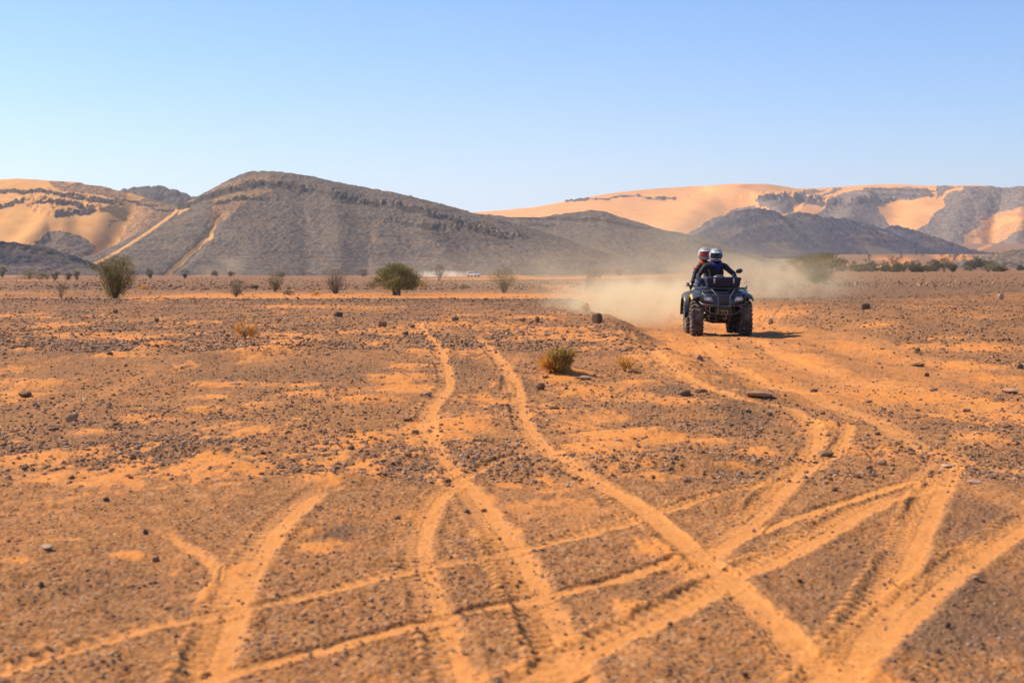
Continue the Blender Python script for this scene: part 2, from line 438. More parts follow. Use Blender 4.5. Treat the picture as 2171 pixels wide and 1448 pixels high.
# tyre tracks: pixel polyline, width, side of the tread marks, strength
TR = [([(860, 672), (885, 690), (915, 725), (940, 775), (945, 820), (915, 860), (900, 910), (925, 960), (975, 1020), (1030, 1090), (1070, 1150), (1110, 1220), (1145, 1290), (1180, 1370), (1210, 1480)], .27, -1, 1),
      ([(1005, 700), (1030, 735), (1065, 775), (1095, 830), (1105, 890), (1150, 950), (1220, 1000), (1330, 1060), (1400, 1110), (1470, 1170), (1530, 1220), (1600, 1285), (1670, 1350), (1740, 1430), (1800, 1500)], .25, -1, 1),
      ([(970, 1022), (930, 1050), (900, 1100), (885, 1170), (905, 1260), (930, 1330), (965, 1420), (980, 1500)], .22, -1, .9),
      ([(975, 1020), (1030, 990), (1080, 970), (1140, 950)], .17, 1, .95),
      ([(285, 1098), (350, 1130), (420, 1175), (470, 1215), (500, 1245)], .15, 0, .8),
      ([(720, 1010), (670, 1045), (610, 1090), (560, 1150), (515, 1220), (485, 1290), (460, 1370), (430, 1450), (420, 1500)], .26, -1, 1),
      ([(560, 1290), (600, 1320), (640, 1355), (665, 1390)], .13, 0, .7),
      ([(-60, 1440), (60, 1405), (180, 1370), (300, 1330), (420, 1308), (560, 1285), (700, 1250), (850, 1210), (960, 1190), (1050, 1175), (1100, 1165), (1250, 1128), (1400, 1085), (1480, 1058), (1580, 1035), (1680, 1010), (1750, 975), (1790, 930), (1795, 885)], .18, 1, .95),
      ([(420, 1450), (560, 1410), (700, 1375), (850, 1335), (1000, 1300), (1150, 1265), (1280, 1240), (1400, 1200), (1520, 1160), (1650, 1110), (1780, 1070), (1900, 1030), (2060, 990)], .16, 2, .95),
      ([(1100, 1470), (1180, 1420), (1270, 1370), (1370, 1320), (1480, 1265), (1560, 1220), (1650, 1180), (1740, 1130), (1830, 1080), (1950, 1035), (2050, 1000)], .26, 1, 1),
      ([(1330, 700), (1390, 755), (1450, 800), (1540, 835), (1640, 858), (1700, 885), (1725, 925), (1705, 980), (1650, 1040), (1590, 1100), (1520, 1160), (1450, 1220), (1380, 1275)], .26, -1, .95),
      ([(2040, 960), (1985, 1040), (1955, 1100), (1925, 1170), (1890, 1240), (1840, 1320), (1790, 1400), (1750, 1480)], .28, -1, 1),
      ([(2260, 1040), (2190, 1095), (2100, 1155), (2000, 1225), (1900, 1315), (1820, 1385), (1750, 1450), (1700, 1520)], .28, -1, 1),
      ([(2030, 890), (2035, 930), (2000, 975), (1940, 1020), (1880, 1050)], .28, 1, .6),
      ([(1600, 718), (1650, 755), (1740, 790), (1850, 812), (2000, 840), (2200, 880)], .34, 0, .6),
      ([(1480, 715), (1520, 760), (1580, 800), (1660, 830), (1850, 890), (1950, 950), (2100, 990), (2250, 1010)], .34, 0, .7),
      ([(1850, 900), (1900, 950), (2000, 1000), (2100, 1050), (2250, 1120)], .3, 1, .35),
      ([(480, 700), (400, 745), (320, 785), (200, 840), (100, 872), (-40, 900)], .5, 0, .35),
      ([(590, 690), (480, 735), (400, 752)], .3, 0, .4),
      ([(1105, 745), (1080, 782), (1065, 850)], .14, 0, .5),
      ([(300, 950), (350, 995), (420, 1060), (480, 1110), (500, 1150)], .13, 0, .3),
      ([(20, 985), (90, 1015), (160, 1030), (230, 1050)], .2, 0, .6),
      ([(1200, 1020), (1130, 1060), (1050, 1075), (985, 1045)], .1, 0, .15),
      ([(1420, 1290), (1520, 1250), (1620, 1260), (1690, 1330)], .18, 1, .45),
      ([(1220, 1000), (1330, 1060), (1400, 1110), (1470, 1170), (1530, 1220), (1600, 1285), (1670, 1350), (1740, 1430), (1800, 1500)], .17, 0, 1)]
tn = np.zeros(len(xn)); tz = np.zeros(len(xn)); keep = np.ones(len(xn))
tnoise = fbm(xn * 9, yn * 5, 3, 71); tno2 = fbm(xn * 30, yn * 18, 2, 73)
for k, (pts, wd, side, amt) in enumerate(TR):
    a = np.array(pts, dtype=float); wx, wy = pw(a[:, 0], a[:, 1])
    wd = wd * .74; side = -side if side in (1, -1) else side
    P, _ = resample(list(zip(wx, wy)), .18)
    i, d, s, L = line_field(xn, yn, P, wd * 1.3)
    wob = (tnoise[i] - .5) * .07
    ad = np.abs(d + wob * .5)
    f1, f2 = ((pts[0][1] < 1420 and 0 < pts[0][0] < 2160), (pts[-1][1] < 1440 and pts[-1][0] < 2160))
    if k in (2, 3): f1 = False
    if k in (3, 4): f2 = False
    fade = (ss(0, .8, s) if f1 else 1) * ((1 - ss(L - .8, L, s)) if f2 else 1) + 0 * s if k not in (0, 1) else 1 - .9 * (1 - ss(0, 6, s))
    h = wd / 2
    mk = (1 - ss(h * .52, h * 1.16, ad + (tno2[i] - .5) * .06 + (tnoise[i] - .5) * .05)) * fade
    lug = np.clip(1.4 * np.sin(2 * math.pi * (s / .078 + (.5 if k % 2 else -.4) * d / wd) + 4 * (tnoise[i] - .5)), -.6, 1)
    brk = ss(.30, .5, vnoise(s * 1.1, s * 0 + k, 5))
    if side == 2: lm = .8 * np.ones(len(i)); lug = np.clip(np.sin(2 * math.pi * s / .11 + 3 * np.sign(d)) , -.2, 1)
    elif side == 0: lm = np.zeros(len(i))
    else: lm = ss(-.02 * wd, .08 * wd, d * side)
    # lug rows spill a little past the smooth band
    if side in (1, -1):
        ext = (1 - ss(h * 1.3, h * 1.7, ad)) * lm * fade * np.clip(lug, 0, 1)
        mk = np.maximum(mk * (1 - lm * (.22 + .38 * np.clip(-lug * 3, 0, 1))), ext * .7)
    z_ = -.007 * (1 - ss(h * .6, h * 1.2, ad)) + .004 * np.exp(-((ad - h * 1.15) / (h * .25)) ** 2) + .0075 * lug * lm * brk * (1 - ss(h * 1.2, h * 1.7, ad))
    fr = (1 - ss(h * 1.2, h * 1.8, ad)) * amt * fade
    tz[i] = np.where(np.abs(z_ * fr) > np.abs(tz[i]) * .5, z_ * fr + .3 * tz[i], tz[i])
    keep[i] = np.minimum(keep[i], 1 - .75 * (1 - ss(h * .8, h * 1.15, ad)) * amt * fade)
    tn[i] = np.maximum(tn[i], mk * amt * (.80 + .7 * (tnoise[i] - .4) + .5 * (tno2[i] - .5)))
Z[near] += Zn * keep + tz
trk[near] = np.clip(tn, 0, 1)
# darker gravelly places
DARK = [(1500, 880, 160, 30), (1480, 980, 90, 25), (1330, 985, 60, 14), (800, 960, 120, 22), (330, 960, 110, 30), (700, 1130, 60, 25), (560, 735, 50, 10), (250, 740, 70, 14), (2090, 900, 110, 30),
        (1950, 1330, 130, 80), (2080, 1320, 230, 140), (2100, 1130, 110, 40), (1560, 880, 110, 22), (1100, 860, 90, 40), (2100, 1100, 90, 40), (1640, 790, 60, 26), (1380, 770, 30, 40)]
dn = np.zeros(len(xn))
for (a, b, ra, rb) in DARK:
    x0, y0 = pw(a, b); x1, _ = pw(a + ra, b); _, ya = pw(a, b - rb); _, yb = pw(a, b + rb)
    dn = np.maximum(dn, np.exp(-((xn - x0) / abs(x1 - x0)) ** 2 - ((yn - y0) / (abs(ya - yb) / 2)) ** 2))
dn = dn * ss(.3, .6, fbm(xn * 3, yn * 2.2, 4, 83)) + .7 * np.exp(-((yn - 52) / 11) ** 2) + .95 * ss(38, 48, yn) * ss(.10, .18, xn / yn) + .65 * ss(85, 110, yn) + .35 * ss(.5, .66, fbm(xn * .7, yn * .5, 4, 89))
dark[near] = np.clip(dn + .38 * ss(10, 18, yn) * ss(.3, .6, fbm(xn * 1.7, yn * .8, 4, 91)), 0, 1)
fa = Y >= 140
dark[fa] = .75
sand[fa] = .75 * ss(.52, .62, fbm(X[fa] * .02, Y[fa] * .012, 4, 97)) * (1 - .9 * ss(.12, .2, X[fa] / Y[fa]))
_qx = CX + F * X[fa] / Y[fa]; _qy = HY - F * (Z[fa] - HC) / Y[fa]; _sf = sand[fa]
for _P, _r in [([(1700, 563), (1800, 556), (1900, 549), (2010, 541)], 3), ([(2171, 548), (2080, 551), (2020, 547), (1960, 555), (1860, 563)], 2.5), ([(1990, 556), (2060, 535), (2100, 520)], 3), ([(1780, 568), (2000, 563), (2171, 565)], 2)]:
    _sf = np.maximum(_sf, .75 * (1 - ss(_r * .5, _r * 1.6, dline(_qx, _qy, _P)[0])))
sand[fa] = _sf
Z[fa] += .25 * (fbm(X[fa] * .05, Y[fa] * .05, 3, 5) - .5)
# valley floor on the right: pale tracks on the slope
I = np.arange(nr * ncol).reshape(nr, ncol)
Q = np.stack([I[:-1, :-1], I[:-1, 1:], I[1:, 1:], I[1:, :-1]], -1).reshape(-1, 4)

def gravel_mat(far=False):
    m = bpy.data.materials.new('desert gravel'); m.use_nodes = True; t = m.node_tree; b = t.nodes['Principled BSDF']
    p = geo(t)
    s = attr(t, 'sand'); k = attr(t, 'track'); d = attr(t, 'dark')
    n_big = noise(t, .9, 5, .6, p); n_mid = noise(t, 9, 5, .65, p); n_fine = noise(t, 70, 4, .7, p)
    vo = N(t, 'ShaderNodeTexVoronoi'); vo.inputs['Scale'].default_value = 42; t.links.new(p, vo.inputs['Vector'])
    vs = N(t, 'ShaderNodeSeparateColor'); t.links.new(vo.outputs['Color'], vs.inputs[0])
    g = mixc(t, ramp(t, n_mid, .3, .7), (.325, .132, .038), (.455, .200, .068))
    g = mixc(t, mth(t, 'MULTIPLY', ramp(t, n_big, .45, .7), .5), g, (.52, .198, .056))
    g = mixc(t, mth(t, 'MULTIPLY', ramp(t, vs.outputs[0], .60, .85), .42), g, (.15, .072, .040))
    g = mixc(t, mth(t, 'MULTIPLY', ramp(t, vs.outputs[1], .82, .95), .40), g, (.55, .33, .18))
    g = mixc(t, mth(t, 'MULTIPLY', ramp(t, n_fine, .55, .75), .36), g, (.17, .075, .038))
    g = mixc(t, mth(t, 'MULTIPLY', d, .78), g, (.165, .093, .052))
    sc_ = mixc(t, ramp(t, n_mid, .35, .65), (.67, .262, .068), (.60, .216, .048))
    sc_ = mixc(t, mth(t, 'MULTIPLY', ramp(t, n_big, .4, .65), .45), sc_, (.66, .225, .040))
    tc = mixc(t, ramp(t, n_mid, .3, .7), (.65, .268, .076), (.58, .224, .054))
    st = mth(t, 'ADD', s, mth(t, 'MULTIPLY', mth(t, 'SUBTRACT', n_fine, .5), .7))
    st = mth(t, 'MULTIPLY', ramp(t, st, .05, 1.0), 1.0)
    # a few pebbles lie on the sand too
    peb = mth(t, 'MULTIPLY', ramp(t, vs.outputs[2], .90, .96), .55)
    kt = mth(t, 'ADD', k, mth(t, 'MULTIPLY', mth(t, 'SUBTRACT', n_fine, .5), .8))
    kt = ramp(t, kt, .1, .9)
    o = mixc(t, st, g, sc_)
    o = mixc(t, kt, o, tc)
    o = mixc(t, mth(t, 'MULTIPLY', peb, mth(t, 'SUBTRACT', 1.0, k)), o, (.13, .075, .05))
    t.links.new(o, b.inputs['Base Color']); b.inputs['Roughness'].default_value = .95; b.inputs['Specular IOR Level'].default_value = .12
    bn = N(t, 'ShaderNodeBump'); bn.inputs['Strength'].default_value = .8; bn.inputs['Distance'].default_value = .010
    vd = mth(t, 'SUBTRACT', 1.0, mth(t, 'MULTIPLY', vo.outputs['Distance'], 1.2))
    rough_amt = mth(t, 'SUBTRACT', 1.0, mth(t, 'MULTIPLY', mth(t, 'MAXIMUM', st, kt), .72))
    hgt = mth(t, 'MULTIPLY', mth(t, 'ADD', mth(t, 'MULTIPLY', vd, .8), n_fine), rough_amt)
    t.links.new(hgt, bn.inputs['Height']); t.links.new(bn.outputs[0], b.inputs['Normal'])
    return m
M_ground = gravel_mat()
ground = mesh_np('ground', np.stack([X, Y, Z], 1), Q, M_ground, smooth=True, attrs={'sand': sand, 'track': trk, 'dark': dark})
tag(ground, 'flat desert floor of brown gravel with orange sand patches and crossing tyre tracks', 'ground', kind='structure')

# lookup of the finished surface height for placing things
def hground(x, y):
    j = np.clip(np.searchsorted(Yrows, y) - 1, 0, nr - 2)
    fy = (y - Yrows[j]) / (Yrows[j + 1] - Yrows[j])
    sx = x / (.43 * np.maximum(y, 2) + .9)
    i = np.clip(np.searchsorted(S, sx) - 1, 0, ncol - 2)
    fx = (sx - S[i]) / (S[i + 1] - S[i])
    Zg = Z.reshape(nr, ncol)
    return (Zg[j, i] * (1 - fx) + Zg[j, i + 1] * fx) * (1 - fy) + (Zg[j + 1, i] * (1 - fx) + Zg[j + 1, i + 1] * fx) * fy
def sandat(x, y):
    j = np.clip(np.searchsorted(Yrows, y) - 1, 0, nr - 2)
    i = np.clip(np.searchsorted(S, x / (.43 * np.maximum(y, 2) + .9)) - 1, 0, ncol - 2)
    return np.maximum(sand.reshape(nr, ncol)[j, i], trk.reshape(nr, ncol)[j, i]), dark.reshape(nr, ncol)[j, i]

# ------------------------------------------------------------------ hills
def inpoly(px, py, poly):
    c = np.zeros(len(px), bool); n = len(poly)
    for i in range(n):
        x1, y1 = poly[i]; x2, y2 = poly[(i + 1) % n]
        if y1 == y2: continue
        c ^= ((y1 > py) != (y2 > py)) & (px < (x2 - x1) * (py - y1) / (y2 - y1) + x1)
    return c
def hill_mat(name, rock1, rock2, sand1, sand2, rs):
    m = bpy.data.materials.new(name); m.use_nodes = True; t = m.node_tree; b = t.nodes['Principled BSDF']
    p = geo(t); s = attr(t, 'sand'); d = attr(t, 'dark')
    n1 = noise(t, rs * 1.0, 5, .75, p); n2 = noise(t, rs * .16, 4, .6, p); n3 = noise(t, rs * .5, 4, .7, p)
    r = mixc(t, ramp(t, n1, .40, .62), rock1, rock2)
    mp = N(t, 'ShaderNodeMapping'); mp.inputs['Scale'].default_value = (.012, .012, .45 * rs); mp.inputs['Rotation'].default_value = (0, .03, 0); t.links.new(p, mp.inputs[0])
    st_ = noise(t, 3.0, 5, .65, mp.outputs[0])       # rock beds
    r = mixc(t, mth(t, 'MULTIPLY', ramp(t, st_, .50, .62), .5), r, tuple(.55 * v for v in rock1))
    nb_ = noise(t, rs * .07, 4, .6, p); r = mixc(t, mth(t, 'MULTIPLY', ramp(t, nb_, .48, .66), .55), r, (.21, .145, .095))
    r = mixc(t, mth(t, 'MULTIPLY', ramp(t, n3, .52, .68), .45), r, tuple(.55 * v for v in sand1))
    r = mixc(t, mth(t, 'MULTIPLY', d, .8), r, tuple(v * .38 for v in rock1))
    sa = mixc(t, ramp(t, n2, .35, .65), sand1, sand2)
    sm = ramp(t, mth(t, 'ADD', s, mth(t, 'MULTIPLY', mth(t, 'SUBTRACT', n1, .5), 1.3)), .22, .78)
    t.links.new(mixc(t, sm, r, sa), b.inputs['Base Color']); b.inputs['Roughness'].default_value = 1; b.inputs['Specular IOR Level'].default_value = .05
    bn = N(t, 'ShaderNodeBump'); bn.inputs['Strength'].default_value = .8; bn.inputs['Distance'].default_value = 1.2 / rs * .5
    t.links.new(mth(t, 'MULTIPLY', n1, mth(t, 'SUBTRACT', 1.0, mth(t, 'MULTIPLY', sm, .92))), bn.inputs['Height']); t.links.new(bn.outputs[0], b.inputs['Normal'])
    return m
def hill(name, label, sil, Yr0, Yb0, zb, m, nu, nv, sandf, seed, rough=1.0, gully=.06, power=.95, cliffs=(), darkf=None, jag=0, spur=()):
    a = np.array(sil, float)
    px = np.linspace(a[0, 0], a[-1, 0], nu)
    pyy = np.interp(px, a[:, 0], a[:, 1])
    kk = max(3, int(nu * 10 / (px[-1] - px[0]))) | 1
    pyy = np.convolve(np.pad(pyy, kk // 2, mode='edge'), np.ones(kk) / kk, 'valid')
    if jag: pyy = pyy + jag * (fbm(px / 18, px * 0, 4, seed + 3) - .5)
    Yr = Yr0 * (1 + .03 * np.sin(px / 170 + seed)); Yb = np.full(nu, Yb0)
    Xc = (px - CX) / F * Yr
    zr = HC + (HY - pyy) * Yr / F
    nb = 26
    v = np.concatenate([np.linspace(0, 1, nv), 1 + np.linspace(0, 1, nb)[1:]])
    V_, U_ = np.meshgrid(v, np.arange(nu), indexing='ij')
    Xh = np.repeat(Xc[None], len(v), 0)
    Dp = (Yr - Yb)[None]
    Yh = np.where(V_ <= 1, Yb[None] + Dp * V_, Yr[None] + Dp * (V_ - 1) * .9)
    prof = np.where(V_ <= 1, np.clip(V_, 0, 1) ** power, 1 - ss(0, 1, V_ - 1))
    H = np.maximum(zr - zb, .5)[None]
    sc_ = Yr0 / 800.0
    g = fbm(Xh / (38 * sc_) + V_ * .7, V_ * 1.6 + seed, 4, seed) - .5
    env = np.where(V_ <= 1, np.clip(V_ * (1 - V_) * 4, 0, 1), 1)
    Zh = zb + H * (prof + gully * g * 2 * env)
    P_ = lambda X, Y, Z: (CX + F * X / Y, HY - F * (Z - HC) / Y)
    X1, Y1, Z1 = Xh.ravel(), Yh.ravel(), Zh.ravel()
    for P, hh, wdt, *wr in spur:       # ridges and dips running down the slope
        qx, qy = P_(X1, Y1, Z1); d_, _ = dline(qx, qy, P)
        if wr:
            xa = np.interp(qy, [p[1] for p in P], [p[0] for p in P]); wdt = np.where(qx > xa, wr[0], wdt)
        Z1 = Z1 + hh * np.exp(-(d_ / wdt) ** 2) * np.clip((1 - V_.ravel()) * 7, 0, 1)
    cap = HC + (zr[None] + 0 * Yh - HC).ravel() * Y1 / (Yr[None] + 0 * Yh).ravel() - .012 * (1 - V_.ravel()) * H.mean()
    Z1 = np.where(V_.ravel() < .999, np.minimum(Z1, cap), Z1)
    qx, qy = P_(X1, Y1, Z1)
    nx_ = qx + 26 * (fbm(qx / 40, qy / 22, 4, seed + 9, .6) - .5); ny_ = qy + 14 * (fbm(qx / 40 + 50, qy / 18, 4, seed + 8, .6) - .5)
    s = np.clip(sandf(nx_, ny_, qx, qy), 0, 1); dk = np.zeros(len(s))
    if darkf is not None: dk = darkf(nx_, ny_)
    for P, tk, hh in cliffs:
        d_, up = dline(nx_ * .3 + qx * .7, ny_, P)
        bt = np.clip((fbm(qx / 9, qy / 5, 4, seed + 40, .65) - .30) * 4, .1, 1)
        mk = 1 - ss(tk * bt * .6, tk * bt * 1.2, d_)
        s = s * (1 - mk); dk = np.maximum(dk, mk * .75)
        Z1 = Z1 + hh * ss(-tk * .6, tk * .6, up) * (1 - ss(tk, tk * 6, up)) * (d_ < 10 * tk) * bt * .6 * (1 - ss(.7, .97, V_.ravel()))
    rk = 1 - s
    r1 = fbm(X1 / (2.6 * sc_), Y1 / (4 * sc_), 4, seed + 21, .65) - .5
    Z1 = Z1 + rough * sc_ * (4.2 * r1 * rk + .3 * r1 * s) * np.clip(V_.ravel() * 4, 0, 1)
    I = np.arange(len(v) * nu).reshape(len(v), nu)
    Qh = np.stack([I[:-1, :-1], I[:-1, 1:], I[1:, 1:], I[1:, :-1]], -1).reshape(-1, 4)
    o = mesh_np(name, np.stack([X1, Y1, Z1], 1), Qh, m, smooth=True, attrs={'sand': s, 'dark': dk})
    return tag(o, label, 'hill', kind='structure')

M_h1 = hill_mat('near hill rock', (.090, .073, .062), (.190, .148, .116), (.56, .285, .105), (.50, .24, .085), .5)
M_h2 = hill_mat('dune and rock', (.125, .092, .078), (.24, .165, .12), (.64, .31, .10), (.58, .265, .082), .35)
M_h3 = hill_mat('far plateau rock', (.14, .11, .09), (.24, .18, .135), (.74, .335, .098), (.68, .285, .078), .2)
M_h4 = hill_mat('shade-darkened crag rock', (.034, .037, .058), (.070, .067, .086), (.30, .2, .13), (.28, .18, .11), .35)  # the right ridge's shade is put into this dark bluish base colour

def lm(P, r, n=.6):
    return lambda a, b: 1 - ss(r * n, r * 1.3, dline(a, b, P)[0])
# big sandy dune hill on the left
stA = [lm([(190, 560), (225, 520), (262, 470), (280, 420), (300, 405)], 16), lm([(195, 556), (250, 530), (310, 493), (360, 458), (395, 428)], 3)]
def sandA(a, b, qx, qy):
    s = 1.0 - .38 * ss(225, 300, a)
    s = np.where(inpoly(a, b, [(100, 384), (280, 388), (420, 440), (260, 440), (220, 415), (130, 405)]), .42, s)
    s = np.where(inpoly(a, b, [(40, 560), (75, 515), (95, 497), (130, 489), (160, 497), (210, 525), (180, 570)]), .15, s)
    s = np.where(inpoly(a, b, [(235, 470), (300, 445), (400, 430), (290, 510), (215, 545)]), .46, s)
    for f in stA: s = np.maximum(s, f(a, b))
    return s
hill('hill', 'broad orange sand dune hill with dark broken ledges at the far left', [(-420, 440), (-200, 402), (-60, 385), (0, 381), (40, 379), (100, 383), (160, 386), (205, 396), (240, 405), (275, 410), (330, 426), (380, 438), (480, 470), (600, 540), (640, 580)],
     1150, 860, -8, M_h2, 620, 230, sandA, 3, rough=.7, gully=.05,
     cliffs=[([(-200, 420), (0, 408), (60, 411), (130, 412)], 5, 3), ([(135, 416), (180, 420), (235, 433)], 8, 4), ([(-60, 452), (10, 440), (50, 430)], 5, 2), ([(60, 438), (120, 433)], 3, 2), ([(120, 455), (160, 452), (200, 448)], 6, 3), ([(120, 436), (165, 440), (195, 447)], 5, 3), ([(270, 428), (340, 446), (370, 448)], 3, 2)],
     spur=[([(45, 540), (100, 480), (130, 489)], 6, 26), ([(215, 540), (260, 470), (290, 420)], -7, 26)])
hill('hill', 'small dark rounded hilltop between the sandy dune and the big grey hill', [(170, 450), (230, 418), (262, 404), (300, 396), (335, 394), (370, 402), (400, 414), (440, 430), (500, 470)],
     1500, 1380, 20, M_h1, 130, 50, lambda a, b, q, r: np.zeros(len(a)), 5, rough=.7)
# main grey hill
B1 = [(352, 585), (392, 548), (420, 525), (440, 505), (452, 480), (470, 455)]
def sandB(a, b, qx, qy):
    s = .18 + 0 * a
    s = np.where(inpoly(a, b, [(420, 418), (480, 386), (560, 368), (600, 385), (500, 398), (440, 410)]), .40, s)
    s = np.where(inpoly(a, b, [(450, 425), (540, 400), (580, 405), (520, 425), (470, 470), (440, 480)]), .45, s)
    s = np.where(inpoly(a, b, [(395, 428), (425, 418), (400, 445), (372, 462)]), .8, s)
    s = np.maximum(s, (1 - ss(2, 7, dline(a, qy, B1)[0] + .06 * np.clip(500 - qy, 0, 60))))
    s = np.maximum(s, (1 - ss(1.2, 4.5, dline(qx, qy, [(150, 590), (195, 562), (250, 533), (310, 495), (360, 460), (395, 430)])[0])))
    s = np.maximum(s, .26 * lm([(665, 585), (650, 530), (655, 480), (645, 440)], 6)(a, b)); s = np.maximum(s, .30 * lm([(800, 470), (780, 520), (782, 560)], 6)(a, b))
    return s
hill('hill', 'big grey rocky hill with a thin orange sand streak down its left side', [(90, 592), (170, 586), (200, 563), (260, 528), (330, 482), (380, 441), (412, 419), (440, 406), (470, 390), (500, 374), (525, 365), (560, 363), (600, 365), (650, 372), (720, 387), (760, 395), (830, 407), (870, 416), (930, 431), (1000, 451), (1060, 466), (1120, 482), (1200, 506), (1280, 535), (1340, 556), (1400, 572), (1460, 586)],
     900, 690, -6, M_h1, 900, 250, sandB, 11, rough=.45, gully=.035, power=.9,
     cliffs=[([(380, 446), (430, 425), (480, 410), (560, 392), (600, 398), (680, 409), (760, 430), (800, 438)], 5, 4), ([(845, 440), (900, 452), (940, 466), (990, 483), (1070, 505)], 5, 3.5), ([(450, 435), (520, 420), (560, 425)], 3, 1.5), ([(850, 475), (930, 487)], 4, 2), ([(600, 400), (640, 404)], 8, 3)],
     spur=[([(655, 585), (650, 500), (640, 420)], -1.2, 20), ([(780, 570), (790, 470)], -1, 20), ([(720, 580), (715, 420)], 3, 30), ([(352, 585), (420, 525), (470, 455)], -2.5, 10), ([(960, 585), (900, 480)], 3, 30)])
# low hill behind its right end
hill('hill', 'low grey hill with a rounded top sloping down behind the quad bike', [(900, 470), (1000, 453), (1080, 460), (1150, 461), (1200, 453), (1250, 446), (1275, 447), (1310, 458), (1350, 470), (1400, 486), (1440, 493), (1500, 508), (1560, 530), (1620, 547), (1680, 560), (1760, 572), (1850, 585)],
     1150, 900, -7, M_h1, 560, 170, lambda a, b, q, r: .2 + .22 * ss(515, 570, r) * ss(1300, 1500, q), 17, rough=.4, gully=.04,  # lower right flank blends to sand tone: tan dust haze put into the colour
     cliffs=[([(1080, 463), (1200, 464), (1270, 468), (1380, 486)], 4, 2.5), ([(1100, 474), (1180, 478)], 3, 1.5), ([(1480, 515), (1620, 553)], 3, 1.5)])
# far right dunes and plateau
def sandD(a, b, qx, qy):
    s = 1.0 + 0 * a
    for P in [[(1600, 424), (1640, 420), (1680, 432), (1690, 455), (1640, 450), (1610, 436)], [(1700, 408), (1770, 396), (1790, 402), (1740, 425), (1690, 440)],
              [(1740, 440), (1800, 408), (1860, 398), (1960, 396), (1980, 415), (1900, 430), (1860, 445), (1890, 480), (1900, 560), (1560, 560), (1700, 480)],
              [(1440, 505), (1500, 470), (1560, 440), (1600, 436), (1700, 500), (1600, 560)]]:
        s = np.where(inpoly(a, b, P), .22, s)
    s = np.where(inpoly(a, b, [(1985, 394), (2300, 392), (2500, 600), (1900, 600), (1905, 480), (1960, 450), (1985, 425)]), .2, s)
    s = np.where(inpoly(a, b, [(2040, 500), (2120, 450), (2300, 400), (2400, 420), (2200, 470), (2040, 560)]), .6, s)
    for P, r in [([(1680, 458), (1700, 430), (1760, 402)], 5), ([(1730, 450), (1760, 425)], 4), ([(1900, 505), (1950, 470), (1995, 425)], 9), ([(1995, 425), (2010, 405), (2040, 398)], 4),
                 ([(2200, 455), (2130, 470), (2080, 505), (2050, 535)], 6), ([(2080, 470), (2200, 458)], 2)]:
        s = np.maximum(s, lm(P, r)(a, b))
    s = np.where(inpoly(a, b, [(1860, 440), (1890, 425), (1960, 430), (1950, 465), (1900, 500), (1880, 470)]), 1, s)
    return s
hill('hill', 'long pale orange dunes and eroded plateau along the right skyline', [(820, 470), (1000, 451), (1060, 447), (1130, 440), (1200, 427), (1250, 417), (1320, 407), (1380, 401), (1460, 396), (1510, 393), (1560, 390), (1600, 390), (1640, 395), (1680, 400), (1740, 399), (1800, 395), (1850, 392), (1900, 391), (1960, 394), (2000, 394), (2060, 393), (2110, 395), (2130, 399), (2171, 396), (2300, 396), (2500, 415), (2800, 470)],
     2700, 2150, 12, M_h3, 900, 230, sandD, 23, rough=.7, gully=.05, power=1.0,
     cliffs=[([(1200, 428), (1340, 416), (1430, 420)], 3, 3), ([(1610, 423), (1660, 424), (1700, 428)], 4, 8), ([(1690, 428), (1740, 431), (1790, 434)], 4, 8), ([(1830, 400), (1900, 402), (1980, 404)], 3, 6), ([(1840, 412), (1910, 414), (1975, 416)], 3, 6), ([(1860, 424), (1900, 424)], 3, 6), ([(2120, 398), (2122, 430), (2110, 450)], 4, 2), ([(1790, 440), (1850, 428)], 4, 6)],
     spur=[([(1500, 370), (1512, 396), (1522, 412), (1560, 430), (1600, 446), (1720, 540)], 34, 14, 80), ([(1400, 520), (1500, 440), (1540, 400)], 12, 40), ([(1780, 500), (1830, 430)], 14, 26), ([(1880, 500), (1900, 440)], -10, 34), ([(2020, 520), (2050, 400)], 9, 30), ([(2100, 500), (2115, 420)], -10, 16), ([(2160, 520), (2171, 430)], 14, 24), ([(1660, 460), (1700, 420)], -5, 10)])
hill('hill', 'craggy ridge toned dark blue grey for shade behind the dust on the right', [(1330, 575), (1400, 540), (1480, 496), (1520, 472), (1545, 455), (1575, 445), (1610, 443), (1640, 446), (1660, 458), (1680, 452), (1710, 450), (1740, 459), (1790, 462), (1820, 474), (1850, 478), (1872, 490), (1890, 476), (1925, 484), (1960, 500), (1985, 515), (2010, 528), (2060, 545), (2120, 560)],
     1500, 1330, 12, M_h4, 420, 150, lambda a, b, q, r: .08 + .2 * ss(520, 560, r), 29, rough=.7, gully=.05, power=.8, jag=7)  # paler foot of the ridge: dust haze put into the colour
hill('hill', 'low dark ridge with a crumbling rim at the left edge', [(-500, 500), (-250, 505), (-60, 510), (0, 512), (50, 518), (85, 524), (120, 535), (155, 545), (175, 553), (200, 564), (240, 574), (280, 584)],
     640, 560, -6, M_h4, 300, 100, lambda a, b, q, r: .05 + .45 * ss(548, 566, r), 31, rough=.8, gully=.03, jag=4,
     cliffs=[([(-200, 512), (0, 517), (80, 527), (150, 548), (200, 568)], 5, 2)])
hill('hill', 'low stony rise of dark rubble at the right edge', [(1960, 574), (2010, 563), (2060, 552), (2100, 543), (2140, 534), (2171, 528), (2260, 515), (2400, 520), (2600, 560)],
     700, 600, -4, M_h1, 240, 80, lambda a, b, q, r: .25 + 0 * a, 37, rough=.8, gully=.04, jag=5)
